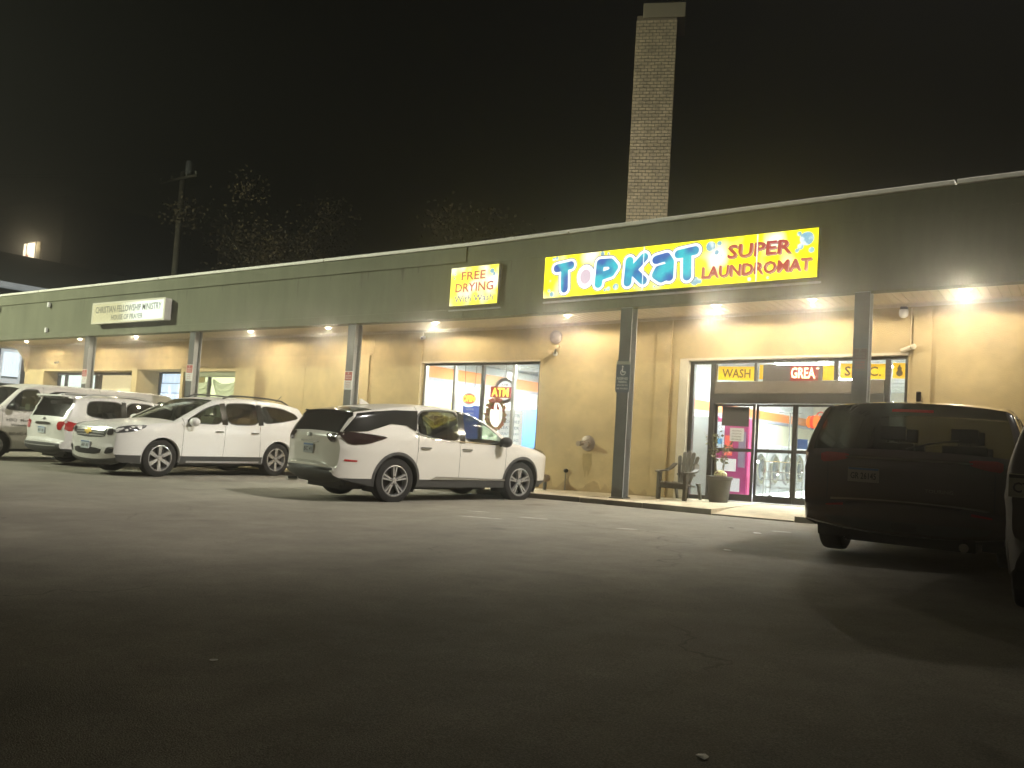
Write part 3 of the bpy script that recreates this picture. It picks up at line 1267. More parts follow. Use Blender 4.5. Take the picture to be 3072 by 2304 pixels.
                for i in range(n):
                    fs.append((2 * i + 1, 2 * i + 3, len(vs) - 1))
                mb.add(vs, fs)
                s.put(mb, 'wheel_well', M_black)
        # underbody and cabin floor
        mb = MB()
        mb.box(s.xr + 0.25, s.xf - 0.2, -(sp['w'] - 0.2), sp['w'] - 0.2, sp['sill'] + 0.0, sp['sill'] + 0.06)
        mb.box(s.xr + 0.3, ax[0] - 0.5, -(sp['w'] - 0.45), sp['w'] - 0.45, 0.2, sp['sill'] - 0.002)
        s.put(mb, 'underbody', M_black, smooth=False)
        mb = MB()
        cab = sp['cabin']
        mb.box(cab[1], cab[0], -(sp['w'] - 0.14), sp['w'] - 0.14, sp['sill'] + 0.065, 0.62)
        mb.box(cab[0] - 0.02, cab[0] + 0.42, -(sp['w'] - 0.2), sp['w'] - 0.2, 0.5, sp['belt'] - 0.06)
        s.put(mb, 'cabin_floor', M_seat, smooth=False, bevel=0.05)
        for sx_ in sp['seats']:
            for sy_ in (-0.38, 0.38):
                mb = MB()
                mb.box(sx_ - 0.25, sx_ + 0.28, sy_ - 0.24, sy_ + 0.24, 0.62, 0.78)
                mb.prism([(sx_ - 0.22, 0.74), (sx_ - 0.06, 0.74), (sx_ - 0.20, 1.30), (sx_ - 0.32, 1.30)], lambda u, w, a=sy_: (u, a - 0.23, w), lambda u, w, a=sy_: (u, a + 0.23, w))
                mb.box(sx_ - 0.33, sx_ - 0.23, sy_ - 0.14, sy_ + 0.14, 1.33, 1.50)
                mb.box(sx_ - 0.29, sx_ - 0.27, sy_ - 0.07, sy_ - 0.05, 1.295, 1.335)
                mb.box(sx_ - 0.29, sx_ - 0.27, sy_ + 0.05, sy_ + 0.07, 1.295, 1.335)
                s.put(mb, 'seat', sp.get('seat_mat', M_seat), smooth=False, bevel=0.04)
        if sp.get('wheel_x'):
            mb = MB()
            cx, cz = sp['wheel_x'], 1.02
            mb.tube([(cx - 0.08 * math.sin(t), 0.38 + 0.18 * math.cos(t), cz + 0.16 * math.sin(t)) for t in [2 * math.pi * i / 16 for i in range(17)]], 0.015, 6, cap=False)
            mb.tube([(cx + 0.25, 0.38, 0.9), (cx, 0.38, cz)], 0.03, 6)
            s.put(mb, 'steering_wheel', M_black)
        # wheels
        rad, wid, style = sp['wheel']
        t, q = wheel_meshes(rad, wid, style)
        first = None
        for axx in ax:
            for sg in (1, -1):
                w = bpy.data.objects.new('wheel', None)
                COL.objects.link(w)
                w.parent = s.root
                w.location = (axx, sg * (sp['w'] - wid / 2 - 0.035), rad)
                w.rotation_euler = (0, 0, 0 if sg == 1 else math.pi)
                if first is None:
                    first = (t.build('tyre', M_rubber, w, local=True, smooth=True), q.build('rim', [M_alloy, M_black], w, local=True, smooth=True))
                else:
                    for o in first:
                        relink(o, w)
        return s

    # ---- fittings
    def mirror(s, x, z, m=None, size=1.0):
        for sg in (1, -1):
            y = s.side(x, z)
            mb = MB()
            mb.ball((x + 0.02, sg * (y + 0.14 * size), z + 0.07), (0.10, 0.13 * size, 0.095), 14, 10)
            o = s.put(mb, 'mirror', m or s.paint)
            mb = MB()
            mb.tube([(x + 0.02, sg * (y - 0.02), z), (x + 0.02, sg * (y + 0.10), z + 0.03)], 0.03, 6)
            s.put(mb, 'mirror_arm', M_black, o)

    def rails(s, x0, x1, m=None, inset=0.16, lift=0.055):
        for sg in (1, -1):
            pts = []
            n = 10
            for i in range(n + 1):
                x = x0 + (x1 - x0) * i / n
                z = s.ztop(x)
                y = s.side(x, z - 0.001) - inset + 0.08
                l = lift if 0 < i < n else 0.0
                pts.append((x, sg * y, z + 0.02 + l))
            mb = MB()
            mb.tube(pts, 0.019, 8)
            s.put(mb, 'roof_rail', m or M_black)

    def plate(s, z, front, txt, band=M_plate_blue, y0=0.0, tilt=True, pm=None, hgt=0.155, wd=0.31):
        p = s.face_pt(y0, z, front, 0.02)
        sg = 1 if front else -1
        mb = MB()
        mb.box(p[0] - 0.008, p[0] + 0.008, y0 - wd / 2, y0 + wd / 2, z - hgt / 2, z + hgt / 2)
        o = s.put(mb, 'license_plate', pm or M_plate, smooth=False, bevel=0.005)
        mb = MB()
        vs, fs = text(txt, hgt * 0.45, 0.02, width=wd * 0.82)
        mb.add([(p[0] + sg * 0.0095, y0 + sg * u, z - 0.012 + w) for u, w in vs], fs)
        s.put(mb, 'plate_lettering', M_ink, o, smooth=False)
        mb = MB()
        mb.box(min(p[0] + sg * 0.0085, p[0] + sg * 0.0092), max(p[0] + sg * 0.0085, p[0] + sg * 0.0092), y0 - wd / 2 + 0.006, y0 + wd / 2 - 0.006, z + hgt * 0.32, z + hgt * 0.46)
        s.put(mb, 'plate_band', band, o, smooth=False)

    def side_patch(s, name, poly, m, off=0.006, sides=(1, -1), parent=None, h=0.06):
        for sg in sides:
            mb = MB()
            mb.add(*s.on_side(poly, sg, off, h=h))
            s.put(mb, name, m, parent)


HALF_PI = math.pi / 2

# --- white crossover backed in (nose towards the lot)
CH = dict(w=0.985, h=1.77, belt=1.10, tumble=0.20, plan=(0.26, 0.75, 0.16, 0.5), axles=(1.51, -1.51), wheel=(0.385, 0.25, 'six'), arch=0.435, sill=0.27, clad=0.44,
          prof=[('lower_bumper', [(2.36, 0.20), (2.47, 0.25), (2.52, 0.32)], M_clad, 0.10),
                ('front_bumper', [(2.52, 0.32), (2.57, 0.45), (2.57, 0.60), (2.55, 0.75), (2.52, 0.90), (2.46, 1.00)], P_white, 0.14),
                ('hood', [(2.46, 1.00), (2.30, 1.06), (1.95, 1.12), (1.55, 1.165), (1.20, 1.20)], P_white, 0.06),
                ('windshield', [(1.20, 1.20), (0.85, 1.39), (0.50, 1.56), (0.20, 1.685)], G_car, 0.05),
                ('roof', [(0.20, 1.685), (-0.15, 1.745), (-0.7, 1.77), (-1.3, 1.765), (-1.85, 1.725), (-2.22, 1.66)], P_white, 0.035),
                ('rear_window', [(-2.22, 1.66), (-2.38, 1.45), (-2.52, 1.20)], G_priv, 0.05),
                ('tailgate', [(-2.52, 1.20), (-2.58, 1.05), (-2.59, 0.88), (-2.58, 0.72)], P_white, 0.05),
                ('rear_bumper', [(-2.58, 0.72), (-2.64, 0.66), (-2.64, 0.50), (-2.56, 0.34), (-2.42, 0.26)], P_white, 0.08)],
          cuts=[(1.04, 0.0), (0.02, -0.02), (-1.02, 0.06)], side_names=['fender', 'door', 'door', 'quarter_panel'],
          windows=[[(0.94, 1.15), (0.95, 1.22), (0.42, 1.50), (0.10, 1.60), (0.06, 1.14)],
                   [(-0.04, 1.15), (-0.02, 1.61), (-0.55, 1.64), (-0.90, 1.63), (-0.92, 1.17)],
                   [(-1.02, 1.19), (-1.0, 1.62), (-1.6, 1.59), (-2.02, 1.48), (-2.10, 1.37), (-1.75, 1.30)]],
          handle_z=0.98, cabin=(0.95, -2.1), seats=(0.25, -0.75), wheel_x=0.72, clear_to=1, pillar=P_white, seat_mat=M_seat_l, lip=0.012, lip_mat=P_white)
chy = Car('parked_crossover', 'white crossover parked nose out, gold badge on its grille, six-spoke wheels', 'car', (-18.37, 13.10, g(-18.0)), -HALF_PI, P_white, CH, 1.10).build()
chy.patch('grille', roundpoly([(0.0, 0.745), (0.52, 0.775), (0.56, 0.90), (0.52, 0.975), (0.0, 0.985), (-0.52, 0.975), (-0.56, 0.90), (-0.52, 0.775)], 1), True, M_black, 0.004)
gr = [o for o in chy.root.children if o.name.startswith('grille')][0]
for z in (0.80, 0.855, 0.91, 0.95):
    chy.patch('grille_bar', [(-0.50, z - 0.011), (0.50, z - 0.011), (0.50, z + 0.011), (-0.50, z + 0.011)], True, M_alloy, 0.014, 0.12, parent=gr)
chy.patch('badge', [(-0.13, 0.845), (-0.055, 0.845), (-0.05, 0.81), (0.05, 0.81), (0.055, 0.845), (0.13, 0.845), (0.13, 0.895), (0.055, 0.895), (0.05, 0.93), (-0.05, 0.93), (-0.055, 0.895), (-0.13, 0.895)], True, M_gold, 0.028)
chy.patch('lower_grille', roundpoly([(-0.45, 0.42), (0.45, 0.42), (0.50, 0.55), (-0.50, 0.55)], 1), True, M_black, 0.005)
chy.patch('fog_recess', roundpoly([(0.56, 0.42), (0.76, 0.44), (0.80, 0.60), (0.62, 0.58)], 1), True, M_black, 0.005, mirror=True)
chy.patch('fog_light', roundpoly([(0.66, 0.555), (0.78, 0.565), (0.79, 0.595), (0.67, 0.585)], 1), True, mat('fog_lamp', (0.8, 0.8, 0.75), 0.1, metal=0.8), 0.012, mirror=True)
chy.patch('headlight', roundpoly([(0.57, 0.82), (0.72, 0.85), (0.72, 0.985), (0.57, 0.965)], 1), True, M_lamp_clear, 0.006, mirror=True)
chy.side_patch('headlight', roundpoly([(2.47, 0.86), (2.20, 0.90), (1.93, 0.99), (1.86, 1.06), (2.20, 1.035), (2.40, 0.985)], 1), M_lamp_clear, 0.006)
chy.side_patch('window_pillar', [(0.09, 1.14), (0.12, 1.60), (-0.02, 1.615), (-0.06, 1.14)], M_gloss, 0.004)
chy.side_patch('window_pillar', [(-0.90, 1.16), (-0.88, 1.635), (-1.02, 1.63), (-1.04, 1.17)], M_gloss, 0.004)
chy.side_patch('taillight', roundpoly([(-2.20, 1.10), (-2.50, 1.18), (-2.56, 1.08), (-2.50, 0.98), (-2.34, 1.02)], 1), M_lamp_red, 0.006)
chy.side_patch('step_bar', [(0.95, 0.30), (-0.95, 0.30), (-0.95, 0.345), (0.95, 0.345)], M_alloy, 0.05)
chy.mirror(0.86, 1.10)
chy.rails(-0.1, -1.95)
chy.plate(0.60, True, 'AP-91', y0=0.0)
mb = MB()
mb.tube([(-1.9, 0.3, 1.74), (-2.06, 0.3, 1.90)], 0.008, 5)
chy.put(mb, 'antenna', M_black)
mb = MB()
mb.ball((2.15, 0.0, 0.0), (0.0001,) * 3, 4, 4)

# --- pearl white crossover nosed in, black rear pillars
NI = dict(w=0.955, h=1.69, belt=1.02, tumble=0.20, plan=(0.34, 0.8, 0.27, 0.75), axles=(1.41, -1.41), wheel=(0.372, 0.24, 'ten'), arch=0.425, sill=0.27, clad=0.40,
          prof=[('lower_bumper', [(2.20, 0.22), (2.32, 0.26), (2.37, 0.34)], M_clad, 0.16),
                ('front_bumper', [(2.37, 0.34), (2.42, 0.48), (2.42, 0.62), (2.38, 0.78), (2.27, 0.93)], P_pearl, 0.20),
                ('hood', [(2.27, 0.93), (2.05, 1.01), (1.65, 1.07), (1.22, 1.12)], P_pearl, 0.06),
                ('windshield', [(1.22, 1.12), (0.80, 1.36), (0.42, 1.53), (0.12, 1.615)], G_car, 0.05),
                ('roof', [(0.12, 1.615), (-0.35, 1.665), (-0.9, 1.66), (-1.45, 1.61), (-1.85, 1.55)], P_pearl, 0.035),
                ('spoiler', [(-1.85, 1.55), (-2.05, 1.515), (-2.27, 1.475), (-2.24, 1.44)], M_gloss, 0.04),
                ('rear_window', [(-2.24, 1.44), (-2.37, 1.28), (-2.47, 1.13)], G_priv, 0.05),
                ('tailgate', [(-2.47, 1.13), (-2.52, 1.04), (-2.50, 0.92), (-2.51, 0.75), (-2.53, 0.64)], P_pearl, 0.06),
                ('rear_bumper', [(-2.53, 0.64), (-2.58, 0.60), (-2.58, 0.56)], P_pearl, 0.10),
                ('lower_bumper', [(-2.58, 0.56), (-2.60, 0.48), (-2.54, 0.36), (-2.38, 0.28)], M_clad, 0.10)],
          cuts=[(0.98, 0.0), (-0.08, -0.03), (-1.06, 0.05)], side_names=['fender', 'door', 'door', 'quarter_panel'],
          windows=[[(0.93, 1.07), (0.90, 1.13), (0.50, 1.40), (0.20, 1.54), (0.00, 1.575), (-0.02, 1.05)],
                   [(-0.12, 1.05), (-0.10, 1.58), (-0.55, 1.58), (-0.95, 1.545), (-1.06, 1.19), (-0.70, 1.10)]],
          handle_z=0.93, cabin=(0.85, -1.9), seats=(0.15, -0.8), wheel_x=0.62, clear_to=1, pillar=M_gloss, lip=0.05, handle_mat=M_chrome)
nis = Car('parked_crossover', 'pearl white crossover parked nose in before the laundry window, black rear spoiler and pillars', 'car', (-10.84, 13.14, g(-11.2)), HALF_PI - R(13), P_pearl, NI, 1.09).build()
nis.side_patch('black_pillar', [(-1.06, 1.20), (-0.98, 1.545), (-1.45, 1.53), (-1.85, 1.485), (-2.15, 1.435), (-2.35, 1.19), (-2.39, 1.13), (-2.0, 1.16), (-1.55, 1.30), (-1.25, 1.29)], M_gloss, 0.014, h=0.035)
nis.side_patch('window_pillar', [(0.0, 1.04), (0.02, 1.58), (-0.11, 1.59), (-0.13, 1.04)], M_gloss, 0.004)
nis.side_patch('chrome_trim', [(0.95, 1.035), (-0.70, 1.075), (-1.06, 1.165), (-1.06, 1.18), (-0.70, 1.09), (0.95, 1.05)], M_chrome, 0.012)
nis.side_patch('taillight', roundpoly([(-1.62, 1.08), (-2.0, 1.12), (-2.42, 1.14), (-2.44, 1.06), (-2.30, 0.93), (-2.02, 0.95), (-1.75, 1.03)], 1), M_lamp_dark, 0.012)
nis.patch('taillight', roundpoly([(0.46, 1.10), (0.72, 1.13), (0.74, 0.95), (0.60, 0.95)], 1), False, M_lamp_dark, 0.012, mirror=True)
nis.side_patch('headlight', roundpoly([(2.22, 0.86), (2.05, 0.90), (1.80, 0.98), (1.70, 1.02), (2.0, 0.985), (2.15, 0.95)], 1), M_lamp_clear, 0.006)
nis.side_patch('chrome_sill', [(1.0, 0.40), (-0.72, 0.40), (-0.60, 0.455), (0.98, 0.425)], M_chrome, 0.022)
nis.side_patch('reflector', [(-2.16, 0.665), (-2.36, 0.67), (-2.36, 0.70), (-2.16, 0.69)], M_lamp_red, 0.008)
nis.patch('plate_recess', roundpoly([(-0.30, 0.73), (0.30, 0.73), (0.22, 0.93), (-0.22, 0.93)], 1), False, P_pearl, 0.004)
nis.patch('plate_garnish', [(-0.30, 0.935), (0.30, 0.935), (0.26, 0.965), (-0.26, 0.965)], False, M_chrome, 0.012)
nis.patch('badge', roundpoly([(-0.07, 1.02), (0.07, 1.02), (0.07, 1.08), (-0.07, 1.08)], 2), False, M_chrome, 0.012)
nis.plate(0.83, False, 'BC 41', pm=mat('pale_plate', (0.4, 0.42, 0.42), 0.4))
nis.patch('bumper_strip', [(-0.62, 0.525), (0.62, 0.525), (0.62, 0.545), (-0.62, 0.545)], False, M_black, 0.008)
nis.mirror(0.82, 1.03, M_dark)
mb = MB()
mb.prism([(-1.62, 1.60), (-1.42, 1.62), (-1.58, 1.70), (-1.62, 1.70)], lambda u, w: (u, -0.02, w), lambda u, w: (u, 0.02, w))
nis.put(mb, 'antenna', P_pearl, smooth=False, bevel=0.01)
mb = MB()
mb.tube([(-2.45, 0.45, 0.30), (-2.62, 0.45, 0.30)], 0.035, 10)
nis.put(mb, 'exhaust', M_chrome)

# --- white SUV nosed in, red tail lamps
TO = dict(w=0.95, h=1.73, belt=1.10, tumble=0.16, plan=(0.24, 0.7, 0.16, 0.5), axles=(1.395, -1.395), wheel=(0.365, 0.24, 'five'), arch=0.42, sill=0.28, clad=0.42,
          prof=[('lower_bumper', [(2.26, 0.24), (2.34, 0.30), (2.38, 0.40)], M_clad, 0.10),
                ('front_bumper', [(2.38, 0.40), (2.42, 0.55), (2.41, 0.75), (2.36, 0.92), (2.28, 0.98)], P_white, 0.14),
                ('hood', [(2.28, 0.98), (2.0, 1.06), (1.6, 1.12), (1.20, 1.16)], P_white, 0.05),
                ('windshield', [(1.20, 1.16), (0.85, 1.37), (0.5, 1.55), (0.25, 1.64)], G_car, 0.05),
                ('roof', [(0.25, 1.64), (-0.2, 1.70), (-0.8, 1.73), (-1.5, 1.72), (-2.05, 1.68), (-2.30, 1.66)], P_white, 0.035),
                ('rear_window', [(-2.30, 1.66), (-2.20, 1.60), (-2.32, 1.35), (-2.40, 1.18)], G_priv, 0.05),
                ('tailgate', [(-2.40, 1.18), (-2.46, 1.02), (-2.47, 0.85), (-2.46, 0.66)], P_white, 0.05),
                ('rear_bumper', [(-2.46, 0.66), (-2.54, 0.62), (-2.55, 0.55)], P_white, 0.10),
                ('lower_bumper', [(-2.55, 0.55), (-2.55, 0.44), (-2.48, 0.32), (-2.36, 0.27)], M_clad, 0.10)],
          cuts=[(0.98, 0.0), (-0.05, -0.02), (-1.0, 0.05)], side_names=['fender', 'door', 'door', 'quarter_panel'],
          windows=[[(0.92, 1.14), (0.88, 1.20), (0.5, 1.42), (0.2, 1.55), (0.0, 1.58), (-0.01, 1.13)], [(-0.10, 1.13), (-0.08, 1.59), (-0.85, 1.61), (-0.92, 1.15)],
                   [(-1.02, 1.15), (-0.97, 1.61), (-1.78, 1.59), (-1.88, 1.50), (-1.92, 1.22)]],
          handle_z=0.97, cabin=(0.85, -2.0), seats=(0.2, -0.75), clear_to=0, pillar=P_white, lip=0.012, lip_mat=P_white)
toy = Car('parked_suv', 'white SUV parked nose in beside the van, red tail lamp and roof rails', 'car', (-22.08, 13.78, g(-22)), HALF_PI, P_white, TO, 1.06).build()
toy.side_patch('window_pillar', [(0.0, 1.13), (0.02, 1.58), (-0.10, 1.60), (-0.11, 1.13)], M_gloss, 0.004)
toy.side_patch('window_pillar', [(-0.90, 1.14), (-0.88, 1.61), (-1.0, 1.61), (-1.04, 1.15)], M_gloss, 0.004)
toy.side_patch('taillight', roundpoly([(-1.98, 1.0), (-2.25, 1.06), (-2.40, 1.10), (-2.42, 0.90), (-2.30, 0.84), (-2.12, 0.88)], 1), M_lamp_red, 0.012)
toy.patch('taillight', roundpoly([(0.60, 1.05), (0.80, 1.09), (0.80, 0.86), (0.64, 0.86)], 1), False, M_lamp_red, 0.012, mirror=True)
toy.patch('plate_garnish', roundpoly([(-0.34, 0.965), (0.34, 0.965), (0.34, 1.03), (-0.34, 1.03)], 1), False, M_chrome, 0.014)
toy.patch('plate_recess', [(-0.30, 0.70), (0.30, 0.70), (0.24, 0.94), (-0.24, 0.94)], False, P_white, 0.004)
toy.patch('badge', roundpoly([(-0.06, 1.08), (0.06, 1.08), (0.06, 1.13), (-0.06, 1.13)], 2), False, M_chrome, 0.012)
toy.plate(0.84, False, 'AV 30')
toy.patch('bumper_strip', [(-0.70, 0.465), (0.70, 0.465), (0.70, 0.485), (-0.70, 0.485)], False, M_alloy, 0.012)
toy.rails(-0.1, -1.9, M_alloy)
toy.mirror(0.84, 1.10)
mb = MB()
mb.prism([(-2.05, 1.70), (-2.36, 1.70), (-2.38, 1.66), (-2.05, 1.64)], lambda u, w: (u, -0.62, w), lambda u, w: (u, 0.62, w))
toy.put(mb, 'spoiler', P_white, smooth=False, bevel=0.012)

# --- passenger van backed in
VA = dict(w=0.99, h=2.08, belt=1.30, tumble=0.13, plan=(0.12, 0.4, 0.05, 0.25), axles=(1.75, -1.75), wheel=(0.37, 0.23, 'steel'), arch=0.43, sill=0.30, round=0.12,
          prof=[('front_bumper', [(2.52, 0.36), (2.62, 0.40), (2.63, 0.60), (2.56, 0.66)], M_clad, 0.08),
                ('grille', [(2.56, 0.66), (2.54, 0.85), (2.50, 1.08)], P_van, 0.06),
                ('hood', [(2.50, 1.08), (2.30, 1.16), (2.05, 1.22), (1.85, 1.27)], P_van, 0.05),
                ('windshield', [(1.85, 1.27), (1.55, 1.58), (1.28, 1.85), (1.16, 1.95)], G_car, 0.06),
                ('roof', [(1.16, 1.95), (0.8, 2.04), (0.2, 2.08), (-1.5, 2.08), (-3.1, 2.06), (-3.38, 2.0)], P_van, 0.05),
                ('rear_door', [(-3.38, 2.0), (-3.48, 1.85), (-3.52, 1.3), (-3.52, 0.6)], P_van, 0.03),
                ('rear_bumper', [(-3.52, 0.6), (-3.62, 0.58), (-3.62, 0.44), (-3.46, 0.38)], M_clad, 0.03)],
          cuts=[(1.62, 0.0), (0.58, 0.0), (-1.05, 0.0)], side_names=['fender', 'door', 'side_panel', 'side_panel'],
          windows=[[(1.50, 1.33), (1.55, 1.40), (1.16, 1.83), (1.0, 1.90), (0.68, 1.90), (0.66, 1.33)], [(0.42, 1.40), (0.46, 1.90), (-0.88, 1.88), (-0.96, 1.40)],
                   [(-1.14, 1.40), (-1.12, 1.87), (-2.46, 1.84), (-2.60, 1.70), (-2.68, 1.40)], [(-2.86, 1.40), (-2.84, 1.82), (-3.28, 1.80), (-3.34, 1.40)]],
          handle_z=1.12, cabin=(1.5, -2.9), seats=(0.95, -0.1, -1.1, -2.0), wheel_x=1.4, clear_to=1, pillar=P_van, seat_mat=M_seat_l, lip=0.012, lip_mat=P_van)
van = Car('passenger_van', 'long off-white passenger van with dark lettering on its front door', 'van', (-25.32, 12.88, g(-25.2)), -HALF_PI, P_van, VA, 1.03).build()
van.mirror(1.42, 1.36, M_black, 1.3)
for z, tx, wd_ in ((1.06, 'HBO  Meriden', 0.78), (0.92, 'Waterbury', 0.55), (0.70, '860-682-4400', 0.62)):
    vs, fs = text(tx, 0.085, 0.01, width=wd_)
    mb = MB()
    xc = 1.12
    mb.add([(xc - u, van.side(xc - u, z + w) + 0.006, z + w) for u, w in vs], fs)
    van.put(mb, 'door_lettering', M_ink_grey, smooth=False)
van.side_patch('headlight', roundpoly([(2.52, 0.82), (2.36, 0.84), (2.36, 1.02), (2.50, 1.04)], 1), M_lamp_clear, 0.006)

# --- black SUV nosed in at the doors, seen from behind
DU = dict(w=1.07, h=1.78, belt=1.12, tumble=0.21, round=0.08, plan=(0.24, 0.7, 0.13, 0.32), axles=(1.48, -1.48), wheel=(0.39, 0.26, 'five'), arch=0.44, sill=0.30, clad=0.0,
          prof=[('front_bumper', [(2.36, 0.26), (2.46, 0.36), (2.48, 0.6), (2.45, 0.85), (2.38, 1.0)], P_black, 0.14),
                ('hood', [(2.38, 1.0), (2.0, 1.1), (1.6, 1.16), (1.2, 1.2)], P_black, 0.05),
                ('windshield', [(1.2, 1.2), (0.85, 1.42), (0.5, 1.6), (0.25, 1.69)], G_car, 0.05),
                ('roof', [(0.25, 1.69), (-0.2, 1.75), (-0.8, 1.78), (-1.5, 1.77), (-2.05, 1.73), (-2.24, 1.71)], P_black, 0.035),
                ('rear_window', [(-2.24, 1.71), (-2.30, 1.62), (-2.44, 1.38), (-2.54, 1.20)], glass('rear_glass', (0.11, 0.11, 0.098), 0.03), 0.06),
                ('tailgate', [(-2.54, 1.20), (-2.60, 1.10), (-2.56, 0.98), (-2.55, 0.80), (-2.57, 0.66)], P_black, 0.06),
                ('rear_bumper', [(-2.57, 0.66), (-2.66, 0.62), (-2.68, 0.48), (-2.60, 0.34), (-2.46, 0.30)], P_black, 0.10)],
          cuts=[(0.98, 0.0), (-0.05, -0.02), (-1.04, 0.05)], side_names=['fender', 'door', 'door', 'quarter_panel'],
          windows=[[(0.92, 1.16), (0.88, 1.24), (0.5, 1.46), (0.2, 1.60), (0.0, 1.63), (-0.01, 1.15)], [(-0.10, 1.15), (-0.08, 1.64), (-0.88, 1.66), (-0.94, 1.17)],
                   [(-1.06, 1.18), (-1.02, 1.65), (-1.8, 1.62), (-1.95, 1.52), (-2.02, 1.30)]],
          handle_z=0.99, cabin=(0.85, -1.6), seats=(0.2, -0.75), clear_to=3, pillar=P_black, lip=0.015, lip_mat=P_black)
G_rear = MATS['rear_glass']
dur = Car('parked_suv', 'black SUV parked nose in before the laundry doors, backlit and seen from behind', 'car', (-1.56, 11.92, g(-1.6)), HALF_PI + R(1), P_black, DU, 0.985).build()
for nm_, poly in (('taillight', [(0.56, 1.14), (0.86, 1.16), (0.86, 1.02), (0.72, 1.04), (0.58, 1.08)]),):
    dur.patch(nm_, roundpoly(poly, 1), False, M_lamp_red, 0.012, mirror=True)
dur.side_patch('taillight', roundpoly([(-2.20, 1.12), (-2.50, 1.16), (-2.52, 1.0), (-2.30, 1.04)], 1), M_lamp_red, 0.012)
dur.patch('chrome_strip', [(-0.60, 1.095), (0.60, 1.095), (0.60, 1.113), (-0.60, 1.113)], False, M_chrome, 0.016)
dur.plate(0.92, False, 'GR 26145', y0=0.42, pm=mat('worn_plate', (0.30, 0.27, 0.23), 0.5))
vs, fs = text('TOURING', 0.035, 0.0, width=0.26)
mb = MB()
mb.add([dur.face_pt(-0.30 - u, 0.80 + w, False, 0.012) for u, w in vs], fs)
dur.put(mb, 'tailgate_lettering', M_chrome, smooth=False)
dur.patch('reflector', [(0.60, 0.60), (0.78, 0.60), (0.78, 0.635), (0.60, 0.635)], False, M_lamp_red, 0.01, mirror=True)
dur.patch('bumper_strip', [(-0.75, 0.66), (0.75, 0.66), (0.75, 0.675), (-0.75, 0.675)], False, M_chrome, 0.008)
dur.mirror(0.84, 1.10)
for sg in (1, -1):
    dur.patch('tailgate_seam', [(sg * 0.785, 0.67), (sg * 0.797, 0.67), (sg * 0.797, 1.02), (sg * 0.785, 1.02)], False, M_ink, 0.003, 0.1)
dur.patch('bumper_panel', roundpoly([(-0.72, 0.36), (0.72, 0.36), (0.80, 0.47), (-0.80, 0.47)], 1), False, M_clad, 0.006)
dur.patch('tow_cover', roundpoly([(-0.12, 0.38), (0.12, 0.38), (0.12, 0.46), (-0.12, 0.46)], 1), False, M_dark, 0.014)
mb = MB()
mb.tube([dur.face_pt(0.02, 1.205, False, 0.02), dur.face_pt(-0.20, 1.27, False, 0.03), dur.face_pt(-0.46, 1.32, False, 0.03)], 0.011, 6)
dur.put(mb, 'rear_wiper', M_black)
dur.patch('brake_light', [(-0.20, 1.60), (0.20, 1.60), (0.20, 1.63), (-0.20, 1.63)], False, M_lamp_red, 0.02)
mb = MB()
mb.prism([(-1.95, 1.745), (-1.70, 1.76), (-1.90, 1.86), (-1.95, 1.86)], lambda u, w: (u, -0.025, w), lambda u, w: (u, 0.025, w))
dur.put(mb, 'antenna', P_black, smooth=False, bevel=0.012)
mb = MB()
mb.tube([(-2.50, -0.55, 0.28), (-2.70, -0.55, 0.28)], 0.045, 10)
dur.put(mb, 'exhaust', M_chrome)

# --- dark hatchback close to the camera, cut by the frame's right edge
HB = dict(w=0.90, h=1.46, belt=0.95, tumble=0.17, plan=(0.24, 0.6, 0.16, 0.4), axles=(1.30, -1.30), wheel=(0.32, 0.21, 'five'), arch=0.36, sill=0.24, clad=0.0,
          prof=[('front_bumper', [(2.05, 0.24), (2.12, 0.4), (2.12, 0.6), (2.02, 0.76)], P_black2, 0.14),
                ('hood', [(2.02, 0.76), (1.7, 0.86), (1.35, 0.93), (1.15, 0.96)], P_black2, 0.05),
                ('windshield', [(1.15, 0.96), (0.8, 1.16), (0.45, 1.33), (0.25, 1.39)], G_car, 0.05),
                ('roof', [(0.25, 1.39), (-0.2, 1.45), (-0.8, 1.46), (-1.4, 1.42), (-1.7, 1.38)], P_black2, 0.03),
                ('rear_window', [(-1.7, 1.38), (-1.82, 1.24), (-1.94, 1.02)], G_priv, 0.05),
                ('tailgate', [(-1.94, 1.02), (-2.0, 0.92), (-2.0, 0.76), (-1.99, 0.60)], P_black2, 0.05),
                ('rear_bumper', [(-1.99, 0.60), (-2.06, 0.56), (-2.06, 0.42), (-1.96, 0.27)], P_black2, 0.08)],
          cuts=[(0.9, 0.0), (-0.05, 0.0), (-0.9, 0.03)], side_names=['fender', 'door', 'door', 'quarter_panel'],
          windows=[[(0.86, 0.98), (0.82, 1.05), (0.45, 1.25), (0.15, 1.34), (0.0, 1.35), (0.0, 0.97)], [(-0.09, 0.97), (-0.08, 1.36), (-0.75, 1.36), (-0.85, 1.0)], [(-0.95, 1.01), (-0.88, 1.35), (-1.35, 1.30), (-1.5, 1.12)]],
          handle_z=0.84, cabin=(0.8, -1.5), seats=(0.15, -0.65), clear_to=0, pillar=P_black2, lip=0.012, lip_mat=P_black2)
hat = Car('parked_hatchback', 'near black hatchback cut off by the right edge, pale plate on its tail', 'car', (0.56, 8.80, g(0.3)), HALF_PI - R(3), P_black2, HB, 1.06).build()
hat.plate(0.86, False, 'CT 8 31', y0=0.70, pm=mat('olive_plate', (0.30, 0.29, 0.19), 0.5), band=M_dark, hgt=0.15, wd=0.30)
hat.patch('taillight', roundpoly([(0.56, 0.78), (0.78, 0.80), (0.78, 0.95), (0.60, 0.96)], 1), False, M_lamp_dark, 0.01, mirror=True)
hat.mirror(0.8, 0.95)

